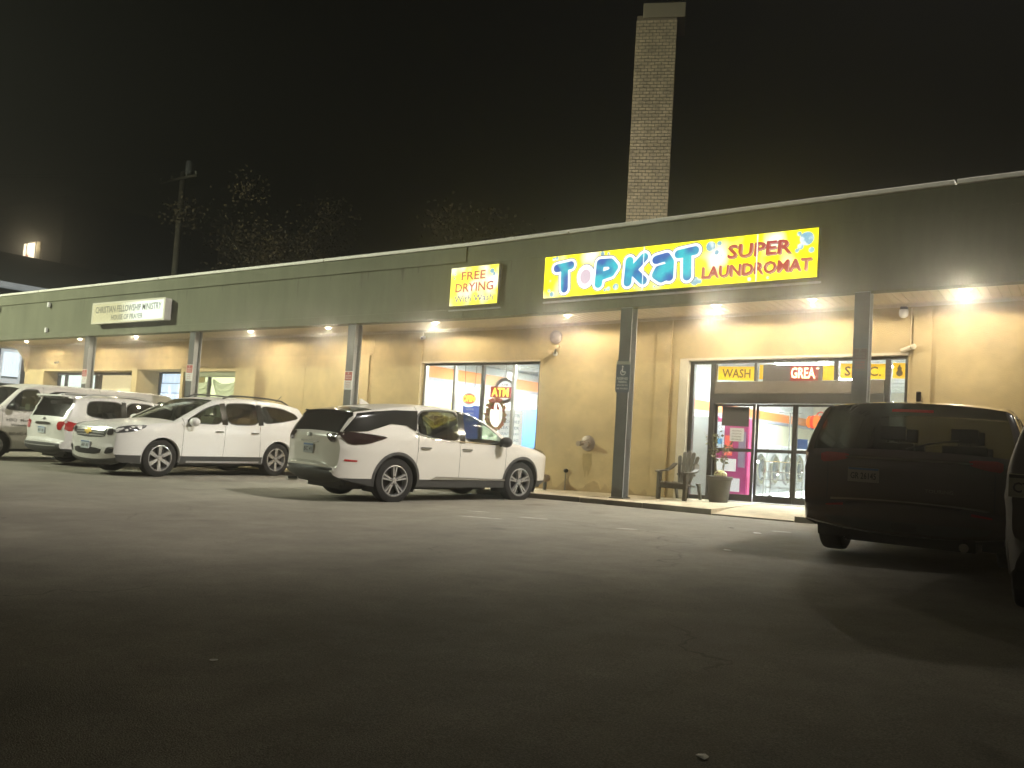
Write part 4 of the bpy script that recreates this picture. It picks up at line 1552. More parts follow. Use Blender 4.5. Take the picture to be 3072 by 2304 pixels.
# ------------------------------------------------------------------ canopy downlights
E_lens = emis('downlight_lens', (1.0, 0.90, 0.66), 22.0)
DL = [-37.5, -33.65, -29.85, -26.36, -20.50, -17.23, -13.47, -9.65, -6.22, -4.33, -1.78, 2.2]
DL_LABEL = {-33.65: 'lit canopy downlight farthest left, past the last column', -29.85: 'lit canopy downlight touching the farthest column', -26.36: 'lit canopy downlight under the white boxed sign',
            -20.50: 'lit canopy downlight between the curtained window and the plain wall', -17.23: 'lit canopy downlight just left of the middle column', -13.47: 'lit canopy downlight over the four pane window, below the free drying sign',
            -9.65: 'lit canopy downlight over the blank wall left of the accessible parking column', -6.22: 'lit canopy downlight over the left half of the laundry entrance', -4.33: 'lit canopy downlight just left of the column before the doors',
            -1.78: 'lit canopy downlight farthest right, past the entrance', -37.5: 'lit canopy downlight beyond the left edge', 2.2: 'lit canopy downlight beyond the right edge'}
for cx in DL:
    zz = ZB + 0.03 + g(cx)
    cyy = FY + 0.50
    t = thing('canopy_downlight', DL_LABEL[cx], 'downlight', (cx, cyy, zz), group='downlights along the canopy')
    mb = MB()
    mb.lathe([(0.001, -0.055), (0.03, -0.05), (0.055, -0.03), (0.065, -0.012), (0.07, 0.0)], (cx, cyy, zz), n=20)
    mb.build('lens', E_lens, t, smooth=True)
    mb = MB()
    mb.lathe([(0.071, 0.0), (0.075, -0.02), (0.115, -0.012), (0.12, 0.004)], (cx, cyy, zz), n=20, cap=False)
    mb.build('trim_ring', M_white, t, smooth=True)
    ld = bpy.data.lights.new('downlight_beam', 'SPOT')
    ld.energy = 76
    ld.spot_size = R(176)
    ld.spot_blend = 0.2
    ld.color = (1.0, 0.89, 0.68)
    ld.shadow_soft_size = 0.025
    lo = bpy.data.objects.new('downlight_beam', ld)
    COL.objects.link(lo)
    lo.parent = t
    lo.location = (0, 0, -0.085)

# ------------------------------------------------------------------ parking lot floodlights (outside the frame)


def lot_lamp(name, label, base, h, aim, energy, colr, cone, blend, soft=0.18):
    t = thing(name, label, 'lot light', (base[0], base[1], g(max(-60, min(base[0], 20)))))
    bx, by = base
    z0 = t.location.z
    mb = MB()
    mb.tube([(bx, by, z0), (bx, by, z0 + h)], [0.12, 0.07], 12)
    mb.build('pole', M_steel, t, smooth=True)
    d = (Vector(aim) - Vector((bx, by, z0 + h))).normalized()
    p = Vector((bx, by, z0 + h + 0.25))
    a = d.cross(Vector((0, 0, 1))).normalized()
    b = a.cross(d)
    mb = MB()
    vs = []
    for k, s_ in ((0.0, 0.30), (-0.22, 0.18)):
        for su, sv in ((-1, -1), (1, -1), (1, 1), (-1, 1)):
            vs.append(p + d * k + a * su * s_ + b * sv * s_ * 0.7)
    mb.add(vs, [(4, 5, 6, 7), (0, 4, 7, 3), (1, 2, 6, 5), (0, 1, 5, 4), (2, 3, 7, 6)])
    mb.build('lamp_head', M_steel, t)
    ld = bpy.data.lights.new('flood_beam', 'SPOT')
    ld.energy = energy
    ld.color = colr
    ld.spot_size = cone
    ld.spot_blend = blend
    ld.shadow_soft_size = soft
    lo = bpy.data.objects.new('flood_beam', ld)
    COL.objects.link(lo)
    lo.parent = t
    lo.location = p + d * 0.05 - t.location
    lo.rotation_euler = d.to_track_quat('-Z', 'Y').to_euler()
    return t


lot_lamp('lot_light', 'pole floodlight standing left of the lot, out of view', (-41, -5.0), 15.5, (-30, 18.0, 4.5), 30000, (0.94, 1.0, 0.76), R(84), 0.7)
lot_lamp('lot_light', 'pole floodlight standing right of the lot, out of view', (11.0, 14.5), 21.0, (-20, 12.3, 0.0), 27000, (1.0, 0.95, 0.88), R(56), 1.0, 1.2)

# ------------------------------------------------------------------ lit sign boxes
def print_emit(name, ca, cb, s, scale, lo=0.42, hi=0.62):
    m = mat(name, (0.02, 0.02, 0.02), 0.25, emit=ca, es=s)
    nt = m.node_tree
    b = nt.nodes['Principled BSDF']
    tc = nt.nodes.new('ShaderNodeTexCoord')
    n = nt.nodes.new('ShaderNodeTexNoise')
    n.inputs['Scale'].default_value = scale
    n.inputs['Detail'].default_value = 1.5
    rp = nt.nodes.new('ShaderNodeValToRGB')
    rp.color_ramp.elements[0].position = lo
    rp.color_ramp.elements[1].position = hi
    rp.color_ramp.elements[0].color = (*ca, 1)
    rp.color_ramp.elements[1].color = (*cb, 1)
    nt.links.new(tc.outputs['Object'], n.inputs['Vector'])
    nt.links.new(n.outputs['Fac'], rp.inputs[0])
    nt.links.new(rp.outputs[0], b.inputs['Emission Color'])
    return m


E_yel = print_emit('lit_yellow', (1.0, 0.86, 0.0), (1.0, 0.97, 0.72), 1.05, 1.5, 0.56, 0.78)
E_red = emis('lit_red', (0.40, 0.004, 0.03), 0.55)
E_pink = emis('lit_pink', (0.85, 0.42, 0.50), 0.55)
E_wht = emis('lit_white', (0.97, 0.99, 1.0), 0.7)
E_blu = print_emit('lit_blue', (0.0, 0.10, 0.48), (0.0, 0.62, 0.72), 0.5, 3.0, 0.40, 0.60)
E_navy = emis('lit_navy', (0.02, 0.03, 0.35), 0.6)
E_bub = print_emit('lit_bubble', (0.22, 0.50, 0.66), (0.80, 0.95, 1.0), 0.52, 9.0, 0.45, 0.6)
E_outl = emis('lit_outline', (0.05, 0.06, 0.10), 0.6)


def disc(mb, x, y, z, r, n=18, rz=1.0):
    mb.add([(x + r * math.cos(2 * math.pi * i / n), y, z + r * rz * math.sin(2 * math.pi * i / n)) for i in range(n)], [tuple(range(n))])
    return mb


def stroke(pts, r, n=10):
    """outline polygons (capsules) of a thick brush stroke"""
    polys = []
    for (ax, az), (bx, bz) in zip(pts, pts[1:]):
        a = math.atan2(bz - az, bx - ax)
        q = []
        for i in range(n + 1):
            t = a + math.pi / 2 + math.pi * i / n
            q.append((ax + r * math.cos(t), az + r * math.sin(t)))
        for i in range(n + 1):
            t = a - math.pi / 2 + math.pi * i / n
            q.append((bx + r * math.cos(t), bz + r * math.sin(t)))
        polys.append(q)
    return polys


SY = FY - 0.10
sign = thing('lit_sign', 'long lit yellow sign with blue bubble letters and red lettering on the fascia', 'sign', (-7.03, FY, 4.8 + g(-7.0)))
gs = lambda mb: mb.map(lambda x_, y_, z_: (x_, y_, z_ + g(x_)))
mb = gs(MB().box(-9.96, -4.09, SY + 0.005, FY - 0.013, 4.32, 5.27))
mb.build('cabinet', M_alu, sign)
for a, b in ((-9.94, -7.575), (-7.55, -5.235), (-5.21, -4.11)):
    mb = gs(MB().box(a, b, SY, SY + 0.004, 4.345, 5.25))
    mb.build('face_panel', E_yel, sign)
for xx in (-7.562, -5.222):
    mb = gs(MB().box(xx - 0.008, xx + 0.008, SY - 0.012, SY - 0.001, 4.345, 5.25))
    mb.build('panel_joint', E_wht, sign)
mb = gs(MB().box(-9.98, -4.05, FY - 0.05, FY - 0.013, 4.24, 4.275))
mb.build('lower_rail', M_steel_l, sign)
# bubble letters built as brush strokes: outline, white halo, blue core
LET = {
    'T': [[(-9.62, 4.98), (-9.28, 5.02)], [(-9.43, 4.97), (-9.41, 4.52)]],
    'P': [[(-8.58, 4.56), (-8.56, 5.00)], [(-8.55, 5.00), (-8.32, 4.99), (-8.22, 4.88), (-8.30, 4.77), (-8.52, 4.72)]],
    'K': [[(-7.90, 4.54), (-7.88, 4.98)], [(-7.55, 5.03), (-7.80, 4.78), (-7.55, 4.55)]],
    'A': [[(-7.28, 4.95), (-7.06, 4.99), (-6.98, 4.88), (-6.98, 4.58)], [(-6.99, 4.78), (-7.22, 4.74), (-7.27, 4.64), (-7.15, 4.56), (-6.99, 4.62)]],
    'T2': [[(-6.80, 5.02), (-6.46, 5.06)], [(-6.62, 5.02), (-6.60, 4.56)]]}
for k, strokes in LET.items():
    for nm, r, dy_, m in (('letter_outline', 0.166, 0.003, E_outl), ('letter_halo', 0.146, 0.006, E_wht), ('letter', 0.088, 0.009, E_blu)):
        mb = MB()
        for i, st in enumerate(strokes):
            for j, q in enumerate(stroke(st, r)):
                yy = SY - dy_ - 0.0002 * (i * 5 + j)
                mb.add([(x_, yy, z_ + g(x_)) for x_, z_ in q], [tuple(range(len(q)))])
        mb.build(nm, m, sign)
# plain white oval in the place of the O
for nm, r, dy_, m in (('letter_outline', 0.27, 0.0035, E_outl), ('letter_halo', 0.25, 0.0065, E_wht), ('letter', 0.15, 0.0095, mat('lit_pale_pink', (0.02, 0.02, 0.02), emit=(0.80, 0.62, 0.72), es=0.5))):
    mb = gs(disc(MB(), -8.90, SY - dy_, 4.74, r * 0.86, 28, 1.22))
    mb.build(nm, m, sign)
for tx, xx, zz, hh, ww in (('SUPER', -5.19, 4.965, 0.27, 1.22), ('LAUNDROMAT', -5.26, 4.60, 0.235, 2.10)):
    for nm, du, dw_, dy_, m in (('letter_shadow', 0.022, -0.022, 0.004, E_outl), ('letter_edge', 0.010, -0.008, 0.006, E_pink), ('lettering', 0.0, 0.0, 0.009, E_red)):
        vs, fs = text(tx, hh, 0.028, width=ww, shear=0.05)
        mb = MB()
        mb.add([(xx + u + du, SY - dy_, zz + w + dw_ + g(xx + u) + 0.028 * 0) for u, w in vs], fs)
        mb.build(nm, m, sign)
for bx_, bz_, br in ((-6.14, 5.11, 0.10), (-5.97, 5.15, 0.05), (-6.02, 4.98, 0.05), (-5.92, 4.92, 0.035), (-4.31, 5.07, 0.13), (-4.42, 4.93, 0.06), (-4.22, 4.85, 0.055), (-4.45, 5.17, 0.045), (-4.48, 4.86, 0.04), (-6.44, 4.45, 0.09), (-6.34, 4.44, 0.05),
                     (-8.17, 4.47, 0.07), (-8.34, 4.44, 0.05), (-8.42, 4.42, 0.035), (-9.64, 5.20, 0.045), (-9.72, 5.19, 0.04), (-9.72, 4.42, 0.06), (-9.80, 4.50, 0.04), (-9.78, 4.72, 0.022), (-8.52, 5.20, 0.05), (-8.38, 5.19, 0.03), (-7.20, 4.44, 0.05), (-7.30, 4.41, 0.03), (-7.75, 4.41, 0.025), (-5.0, 4.40, 0.03), (-5.35, 4.40, 0.04)):
    mb = gs(disc(MB(), bx_, SY - 0.0025 - 0.0001 * (abs(bx_ * 7) % 3), bz_, br, 16))
    mb.build('bubble', E_bub, sign)

# small FREE DRYING sign
s2_ = thing('lit_sign', 'small lit yellow FREE DRYING With Wash sign on the fascia', 'sign', (-11.88, FY, 4.8 + g(-11.9)))
gs(MB().box(-12.58, -11.17, SY + 0.005, FY - 0.013, 4.305, 5.245)).build('cabinet', M_alu, s2_)
gs(MB().box(-12.56, -11.19, SY, SY + 0.004, 4.325, 5.225)).build('face_panel', print_emit('lit_yellow_pale', (1.0, 0.88, 0.05), (1.0, 0.98, 0.78), 0.9, 2.6, 0.44, 0.70), s2_)
gs(MB().box(-12.62, -11.12, FY - 0.05, FY - 0.013, 4.21, 4.24)).build('lower_rail', M_steel_l, s2_)
E_red2 = emis('lit_brick_red', (0.52, 0.06, 0.05), 0.55)
for tx, xx, zz, hh, ww, m in (('FREE', -11.90, 5.02, 0.20, 0.70, E_red2), ('DRYING', -11.86, 4.745, 0.215, 1.10, E_red2), ('With Wash', -11.86, 4.48, 0.16, 1.12, E_navy)):
    vs, fs = text(tx, hh, 0.022 if m is E_red2 else 0.008, width=ww)
    mb = MB()
    mb.add([(xx + u, SY - 0.004, zz + w + g(xx + u)) for u, w in vs], fs)
    mb.build('lettering', m, s2_)
for bx_, bz_, br in ((-11.37, 5.08, 0.06), (-11.31, 5.01, 0.04), (-12.44, 5.08, 0.03), (-12.45, 4.98, 0.025)):
    gs(disc(MB(), bx_, SY - 0.003, bz_, br, 14)).build('bubble', E_bub, s2_)

# ministry sign box
mi_ = thing('box_sign', 'white boxed sign with two lines of grey lettering on the green fascia', 'sign', (-25.6, FY, 4.7 + g(-25.6)))
mg = lambda mb: mb.map(lambda x_, y_, z_: (x_, y_, z_ + g(x_)))
MY = FY - 0.28
mg(MB().box(-27.78, -23.68, MY + 0.005, FY - 0.042, 4.40, 5.08)).build('cabinet', mat('sign_box', (0.55, 0.52, 0.46), 0.6, var=0.12), mi_, bevel=0.02)
fr = mat('sign_frame', (0.74, 0.70, 0.55), 0.5)
for a, b, c, d in ((-27.79, -23.67, 4.385, 4.44), (-27.79, -23.67, 5.04, 5.095), (-27.79, -27.72, 4.442, 5.038), (-23.74, -23.67, 4.442, 5.038)):
    mg(MB().box(a, b, MY - 0.012, MY + 0.004, c, d)).build('frame', fr, mi_)
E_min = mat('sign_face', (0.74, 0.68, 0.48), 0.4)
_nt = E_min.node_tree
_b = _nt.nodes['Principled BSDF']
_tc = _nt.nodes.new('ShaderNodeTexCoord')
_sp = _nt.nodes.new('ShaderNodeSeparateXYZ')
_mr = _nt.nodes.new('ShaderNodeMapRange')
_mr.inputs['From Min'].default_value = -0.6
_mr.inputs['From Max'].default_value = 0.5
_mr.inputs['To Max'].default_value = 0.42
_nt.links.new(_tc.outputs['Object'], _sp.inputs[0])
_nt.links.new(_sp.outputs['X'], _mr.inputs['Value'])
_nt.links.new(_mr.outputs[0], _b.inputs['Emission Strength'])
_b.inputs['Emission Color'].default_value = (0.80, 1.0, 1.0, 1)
mg(MB().box(-27.715, -23.745, MY - 0.002, MY + 0.003, 4.442, 5.038)).build('face_panel', E_min, mi_)
for tx, xx, zz, hh, ww in (('CHRISTIAN FELLOWSHIP MINISTRY', -25.72, 4.85, 0.22, 3.72), ('HOUSE OF PRAYER', -25.72, 4.57, 0.17, 1.78)):
    vs, fs = text(tx, hh, 0.014, width=ww)
    mb = MB()
    mb.add([(xx + u, MY - 0.0045, zz + w + g(xx + u)) for u, w in vs], fs)
    mb.build('lettering', M_ink_grey, mi_)

# small white clips on the fascia at the left
for xx, zz, lab in ((-31.10, 5.24, 'small white bracket on the green fascia, upper of the pair'), (-31.13, 4.32, 'small white bracket on the green fascia, lower of the pair'), (-34.85, 5.26, 'small white bracket on the fascia at the left edge')):
    mb = MB()
    zg = zz + g(xx)
    mb.prism([(-0.06, -0.09), (0.05, -0.09), (0.06, 0.02), (0.02, 0.09), (-0.06, 0.09)], lambda u, w: (xx + u, FY - 0.11, zg + w), lambda u, w: (xx + u, FY - 0.036, zg + w))
    tag(mb.build('wall_bracket', M_white, bevel=0.01), lab, 'bracket')

# ------------------------------------------------------------------ signs bolted to the columns
def post_sign(cx, z0, z1, w, label, kind):
    t = thing('post_sign', label, 'sign', (cx, FY, (z0 + z1) / 2 + g(cx)), group='parking signs on the columns')
    y = FY + 0.02
    G = g(cx)
    pts = roundpoly([(cx - w, z0 + G), (cx + w, z0 + G), (cx + w, z1 + G), (cx - w, z1 + G)], 2, 0.06)
    mb = MB().prism(pts, lambda u, v: (u, y - 0.012, v), lambda u, v: (u, y - 0.004, v))
    mb.build('plate', M_white if kind == 'red' else mat('shaded_plate', (0.16, 0.13, 0.10), 0.7) if kind == 'shaded' else mat('navy_sign', (0.075, 0.095, 0.12), 0.5), t)  # sign before the doors: its shade is put into a darker, browner plate
    H = z1 - z0
    if kind == 'blue':
        MB().box(cx - w + 0.005, cx + w - 0.005, y - 0.016, y - 0.0125, z1 + G - H * 0.12, z1 + G - 0.012).build('top_strip', mat('sign_strip', (0.33, 0.33, 0.27), 0.6), t)
        mb = MB()
        # wheelchair symbol
        c, zz = cx, z1 + G - H * 0.30
        mb.add([(c + 0.062 * math.cos(a) * k, y - 0.0135, zz - 0.045 + 0.062 * math.sin(a) * k) for k in (1.0, 0.74) for a in [math.pi * (0.62 + 1.5 * i / 14) for i in range(15)]], [(i, i + 1, i + 16, i + 15) for i in range(14)])
        disc(mb, c - 0.012, y - 0.0136, zz + 0.075, 0.02, 10)
        mb.box(c - 0.024, c - 0.002, y - 0.0139, y - 0.0132, zz - 0.03, zz + 0.05)
        mb.box(c - 0.022, c + 0.055, y - 0.0142, y - 0.014, zz - 0.045, zz - 0.025)
        mb.build('wheelchair_symbol', M_white, t)
        for i, (tx, hh) in enumerate((('RESERVED', 0.05), ('PARKING', 0.05), ('VIOLATORS WILL', 0.03), ('BE FINED', 0.03))):
            mb = put_text(MB(), tx, cx, y - 0.0135, z1 + G - H * (0.56 + 0.105 * i), hh, width=w * (1.55 if i != 1 else 1.2), fat=0.01)
            mb.build('lettering', M_white, t)
    else:
        MB().box(cx - w + 0.018, cx + w - 0.018, y - 0.014, y - 0.0125, z0 + G + H * 0.50, z1 + G - 0.02).build('red_panel', M_red if kind == 'red' else mat('shaded_red', (0.12, 0.055, 0.04), 0.7), t)  # red panel darkened likewise where shade is put into the colour
        for i, (tx, hh) in enumerate((('P', 0.06), ('RESERVED', 0.04), ('PARKING', 0.04))):
            put_text(MB(), tx, cx, y - 0.015, z1 + G - H * (0.13 + 0.13 * i), hh, fat=0.012, width=None if i == 0 else w * 1.4).build('lettering', M_white if kind == 'red' else MATS['shaded_plate'], t)
        for i in range(3):
            put_text(MB(), ('CUSTOMERS', 'ONLY', 'TOW AWAY')[i], cx, y - 0.0135, z0 + G + H * (0.38 - 0.12 * i), 0.03, width=w * 1.3).build('lettering', M_red, t)


post_sign(-15.83, 2.32, 2.80, 0.145, 'red and white parking sign on the column between the two crossovers', 'red')
post_sign(-22.58, 2.52, 3.02, 0.16, 'red and white parking sign on the column by the curtained window', 'red')
post_sign(-28.45, 2.40, 2.90, 0.16, 'red and white parking sign on the farthest column, above the van', 'red')
post_sign(-7.95, 2.27, 2.93, 0.16, 'navy accessible parking sign on the column before the blank wall', 'blue')
post_sign(-3.34, 2.63, 3.04, 0.125, 'brownish shade-toned parking sign on the column before the laundry doors', 'shaded')

# ------------------------------------------------------------------ things in the laundry glass
gy = WY + JD - 0.03          # just inside / on the glass of the big window
E_neon_w = emis('neon_white', (0.70, 0.98, 0.95), 1.5)
E_neon_y = emis('neon_yellow', (1.0, 0.78, 0.05), 1.6)
E_neon_r = emis('neon_red', (0.9, 0.04, 0.02), 0.8)
E_dkred = emis('sign_dark_red', (0.32, 0.0, 0.0), 0.9)
iy = WY + 0.30
op = thing('open_sign', 'oval lit OPEN sign hanging in the laundry window', 'sign', (-13.370, iy, 2.26), group=None)
gg = g(-13.370)
disc(MB(), -13.370, iy + 0.02, 2.26 + gg, 0.29, 28, 0.74).build('backing', mat('pale_oval', (0.7, 0.75, 0.72), 0.6), op)
mb = MB()
mb.tube([(-13.370 + 0.275 * math.cos(a), iy, 2.26 + gg + 0.195 * math.sin(a)) for a in [2 * math.pi * i / 28 for i in range(29)]], 0.026, 6, cap=False)
mb.build('neon_ring', E_neon_w, op, smooth=True)
disc(MB(), -13.370, iy + 0.012, 2.26 + gg, 0.20, 24, 0.62).build('red_oval', E_neon_r, op)
put_text(MB(), 'OPEN', -13.370, iy - 0.004, 2.26 + gg, 0.17, fat=0.03, width=0.38).build('lettering', E_neon_y, op)
mb = MB()
mb.tube([(-13.520, iy + 0.01, 2.40 + gg), (-13.570, iy + 0.01, CZ + gg)], 0.006, 5)
mb.build('chain', M_dark, op)
mb = MB()
mb.tube([(-13.220, iy + 0.01, 2.40 + gg), (-13.170, iy + 0.01, CZ + gg)], 0.006, 5)
mb.build('chain', M_dark, op)

ck = thing('round_sign', 'round grey-rimmed lit disc sign behind the red ATM sign', 'sign', (-12.340, iy + 0.12, 2.49))
gg = g(-12.320)
mb = MB()
mb.lathe([(0.30, 0.0), (0.33, -0.03), (0.33, 0.05), (0.24, 0.05), (0.235, -0.02)], (-12.340, iy + 0.12, 2.49 + gg), 'y', 36, cap=False)
mb.build('rim', mat('grey_rim', (0.30, 0.30, 0.29), 0.4), ck, smooth=True)
disc(MB(), -12.340, iy + 0.11, 2.49 + gg, 0.24, 28).build('disc', E_wht, ck)
put_text(MB(), 'ATM', -12.340, iy + 0.104, 2.64 + gg, 0.06, fat=0.02, width=0.2).build('lettering', M_ink_grey, ck)
mb = MB()
mb.tube([(-12.340, iy + 0.14, 2.80 + gg), (-12.340, iy + 0.14, CZ + gg)], 0.008, 5)
mb.build('hanger', M_dark, ck)

at = thing('atm_sign', 'red lit ATM sign in the laundry window above the wreath', 'sign', (-12.390, iy, 2.44))
MB().box(-12.700, -12.080, iy + 0.0, iy + 0.05, 2.30 + gg, 2.58 + gg).build('panel', E_dkred, at)
put_text(MB(), 'ATM', -12.390, iy - 0.006, 2.44 + gg, 0.22, fat=0.02, width=0.52).build('lettering', E_neon_y, at)

# autumn wreath: twig ring set with leaves
wr = thing('wreath', 'oval autumn leaf wreath with red bow hanging in the laundry window', 'wreath', (-12.440, iy - 0.06, 1.87))
wy_ = WY + 0.06 + 0.12
cxw, czw = -12.440, 1.86 + gg
mb = MB()
mb.tube([(cxw + 0.22 * math.cos(a), wy_ + 0.08, czw + 0.33 * math.sin(a)) for a in [2 * math.pi * i / 30 for i in range(31)]], 0.022, 6, cap=False)
mb.build('twig_ring', mat('twig', (0.16, 0.08, 0.03), 0.9), wr)
lm = [mat('leaf_rust', (0.42, 0.11, 0.03), 0.7), mat('leaf_gold', (0.50, 0.28, 0.06), 0.7), mat('leaf_olive', (0.22, 0.20, 0.06), 0.7)]
for k in range(110):
    a = 2 * math.pi * k / 110 + random.uniform(-0.05, 0.05)
    c = Vector((cxw + 0.22 * math.cos(a), wy_ + 0.05, czw + 0.33 * math.sin(a)))
    b = a + random.uniform(-1.1, 1.1)
    L = random.uniform(0.09, 0.17)
    d = Vector((math.cos(b), random.uniform(-0.5, 0.1), math.sin(b)))
    e = Vector((-math.sin(b), 0.2, math.cos(b)))
    pts = [c, c + d * L * 0.35 + e * L * 0.32, c + d * L * 0.55 + e * L * 0.14, c + d * L * 0.7 + e * L * 0.22, c + d * L, c + d * L * 0.7 - e * L * 0.22, c + d * L * 0.55 - e * L * 0.14, c + d * L * 0.35 - e * L * 0.32]
    MB().add(pts, [tuple(range(8))]).build('leaf', lm[k % 3], wr)
bow = mat('red_bow', (0.45, 0.05, 0.03), 0.6)
for sx_ in (-1, 1):
    mb = MB()
    mb.ball((cxw + sx_ * 0.10, wy_ + 0.03, czw + 0.36), (0.11, 0.03, 0.06), 10, 8)
    mb.build('bow_loop', bow, wr, smooth=True)
    MB().prism([(cxw + sx_ * 0.02, czw + 0.34), (cxw + sx_ * 0.14, czw + 0.14), (cxw + sx_ * 0.05, czw + 0.12)], lambda u, w: (u, wy_ + 0.02, w), lambda u, w: (u, wy_ + 0.03, w)).build('bow_tail', bow, wr)

# posters on the glass
pf = thing('window_poster', 'white poster with small blue lettering low in the laundry window', 'poster', (-12.020, iy, 1.6))
MB().box(-12.400, -11.650, iy + 0.0, iy + 0.004, 1.0 + gg, 2.0 + gg).build('sheet', mat('poster_white', (0.8, 0.82, 0.8), 0.6, emit=(1, 1, 1), es=0.35), pf)
for i, tx in enumerate(('COIN CENTER', 'CLOTHES', 'LEATHER', 'QUILTS  RUGS', 'LAUNDRY BAGS')):
    put_text(MB(), tx, -12.020, iy - 0.004, 1.86 + gg - 0.155 * i, 0.07, width=0.55).build('lettering', mat('poster_ink', (0.16, 0.24, 0.36), 0.6) if i == 0 else MATS['poster_ink'], pf)
pb = thing('window_poster', 'blue poster with white lettering below the OPEN sign', 'poster', (-13.280, iy, 1.8))
MB().box(-13.560, -13.000, iy + 0.0, iy + 0.004, 1.2 + gg, 2.07 + gg).build('sheet', mat('poster_blue', (0.05, 0.09, 0.38), 0.5, emit=(0.06, 0.12, 0.5), es=0.4), pb)
for i, (tx, hh) in enumerate((('NOW IS', 0.05), ('DRYING', 0.05), ('60c', 0.13))):
    put_text(MB(), tx, -13.320, iy - 0.004, 1.97 + gg - 0.10 * i - (0.04 if i == 2 else 0), hh, fat=0.015).build('lettering', M_white, pb)

# banner strips in the transom over the doors
by_ = WY + 0.24
E_ban = mat('yellow_banner', (0.80, 0.50, 0.02), 0.6, emit=(1.0, 0.56, 0.0), es=0.45)
E_gap = emis('transom_light', (1.0, 1.0, 0.98), 1.0)
for a, b, tx, tw, lab in ((-6.63, -5.83, 'WASH', 0.62, 'yellow banner reading WASH in the transom, left end'), (-5.73, -4.22, '', 0, 'yellow banner behind the red moving-letter sign'), (-4.10, -3.27, 'SRVC.', 0.68, 'yellow banner reading SRVC. behind the front column'), (-3.14, -2.91, '', 0, 'narrow yellow banner with a brown gourd in the last pane')):
    gg = g((a + b) / 2)
    t = thing('window_banner', lab, 'banner', ((a + b) / 2, by_, 2.8 + gg), group='yellow banners over the doors')
    MB().box(a, b, by_, by_ + 0.006, 2.665 + gg, 2.965 + gg).build('sheet', E_ban, t)
    if tx:
        put_text(MB(), tx, (a + b) / 2, by_ - 0.004, 2.815 + gg, 0.19, fat=0.02, width=tw).build('lettering', M_brown, t)
    if a == -3.14:
        mb = MB()
        q = [(0.0, -0.11), (0.05, -0.08), (0.06, -0.03), (0.035, 0.02), (0.04, 0.06), (0.01, 0.09), (0.015, 0.12), (-0.005, 0.12), (-0.02, 0.09), (-0.04, 0.05), (-0.03, 0.01), (-0.06, -0.03), (-0.05, -0.08)]
        mb.add([(-3.02 + u, by_ - 0.004, 2.81 + gg + w) for u, w in q], [tuple(range(len(q)))])
        mb.build('gourd_print', M_brown, t)
led = thing('moving_letter_sign', 'dark moving-letter sign with red glowing GREAT over the doors', 'sign', (-4.97, WY + 0.2, 2.8 + g(-5)))
gg = g(-5.0)
ly = WY + 0.15
MB().box(-5.62, -4.42, ly - 0.03, ly + 0.01, 2.60 + gg, 2.965 + gg).build('housing', mat('led_housing', (0.09, 0.08, 0.075), 0.5), led, bevel=0.01)
MB().box(-5.06, -4.50, ly - 0.033, ly - 0.031, 2.63 + gg, 2.95 + gg).build('glow_field', emis('led_field', (0.30, 0.0, 0.0), 0.6), led)
put_text(MB(), 'GREA', -4.80, ly - 0.040, 2.795 + gg, 0.23, fat=0.035, width=0.50).build('letter_glow', emis('led_glow', (1.0, 0.10, 0.02), 1.6), led)
put_text(MB(), 'GREA', -4.80, ly - 0.045, 2.795 + gg, 0.215, fat=0.008, width=0.47).build('lettering', emis('led_core', (1.0, 0.85, 0.45), 2.2), led)
MB().box(-4.54, -4.49, ly - 0.045, ly - 0.034, 2.88 + gg, 2.90 + gg).build('letter_edge', MATS['led_core'], led)

# pumpkin cut-out, note sheets and dark panel on the doors
pk = thing('pumpkin_cutout', 'red-orange pumpkin cut-out hanging in the door glass', 'decoration', (-4.52, WY + 0.24, 1.8 + g(-4.5)))
gg = g(-4.52)
py_ = WY + 0.21
pm_ = [mat('pumpkin_red', (0.55, 0.03, 0.02), 0.5, emit=(0.8, 0.05, 0.03), es=0.35), mat('pumpkin_orange', (0.75, 0.14, 0.02), 0.5, emit=(1.0, 0.2, 0.03), es=0.45)]
for k in (-2, -1, 0, 1, 2):
    mb = MB()
    mb.ball((-4.52 + 0.075 * k, py_ + 0.012 * abs(k), 1.80 + gg), (0.055 + 0.012 * (2 - abs(k)), 0.02, 0.145 - 0.012 * abs(k)), 12, 10)
    mb.build('pumpkin_rib', pm_[0 if k % 2 else 1], pk, smooth=True)
mb = MB()
mb.tube([(-4.52, py_, 1.94 + gg), (-4.50, py_, 1.98 + gg), (-4.44, py_, 2.01 + gg), (-4.40, py_, 1.99 + gg)], 0.012, 6)
mb.build('pumpkin_stem', pm_[0], pk, smooth=True)
dp = thing('door_panel', 'dark blank square sheet taped to the left door glass', 'sheet', (-6.17, WY + 0.16, 1.9))
gg = g(-6.2)
MB().box(-6.47, -5.88, WY + 0.155, WY + 0.165, 1.69 + gg, 2.10 + gg).build('sheet', mat('dark_sheet', (0.06, 0.055, 0.05), 0.6), dp, bevel=0.003)
nt_ = thing('door_notice', 'white printed notice taped below the dark sheet', 'notice', (-6.13, WY + 0.16, 1.5))
MB().box(-6.28, -5.98, WY + 0.158, WY + 0.161, 1.37 + gg, 1.65 + gg).build('sheet', mat('notice_paper', (0.72, 0.74, 0.74), 0.7), nt_)
for i in range(4):
    put_text(MB(), ('NO DYEING', 'OF CLOTHES', 'IN WASHERS', 'PLEASE'), -6.13, WY + 0.156, 1.59 + gg - 0.06 * i, 0.03, width=0.2) if False else put_text(MB(), ('NO DYEING', 'OF CLOTHES', 'IN WASHERS', 'PLEASE')[i], -6.13, WY + 0.156, 1.59 + gg - 0.06 * i, 0.03, width=0.2).build('lettering', M_ink_grey, nt_)
bs = thing('blue_notice', 'plain blue square notice on the right door leaf', 'notice', (-4.78, WY + 0.16, 1.4))
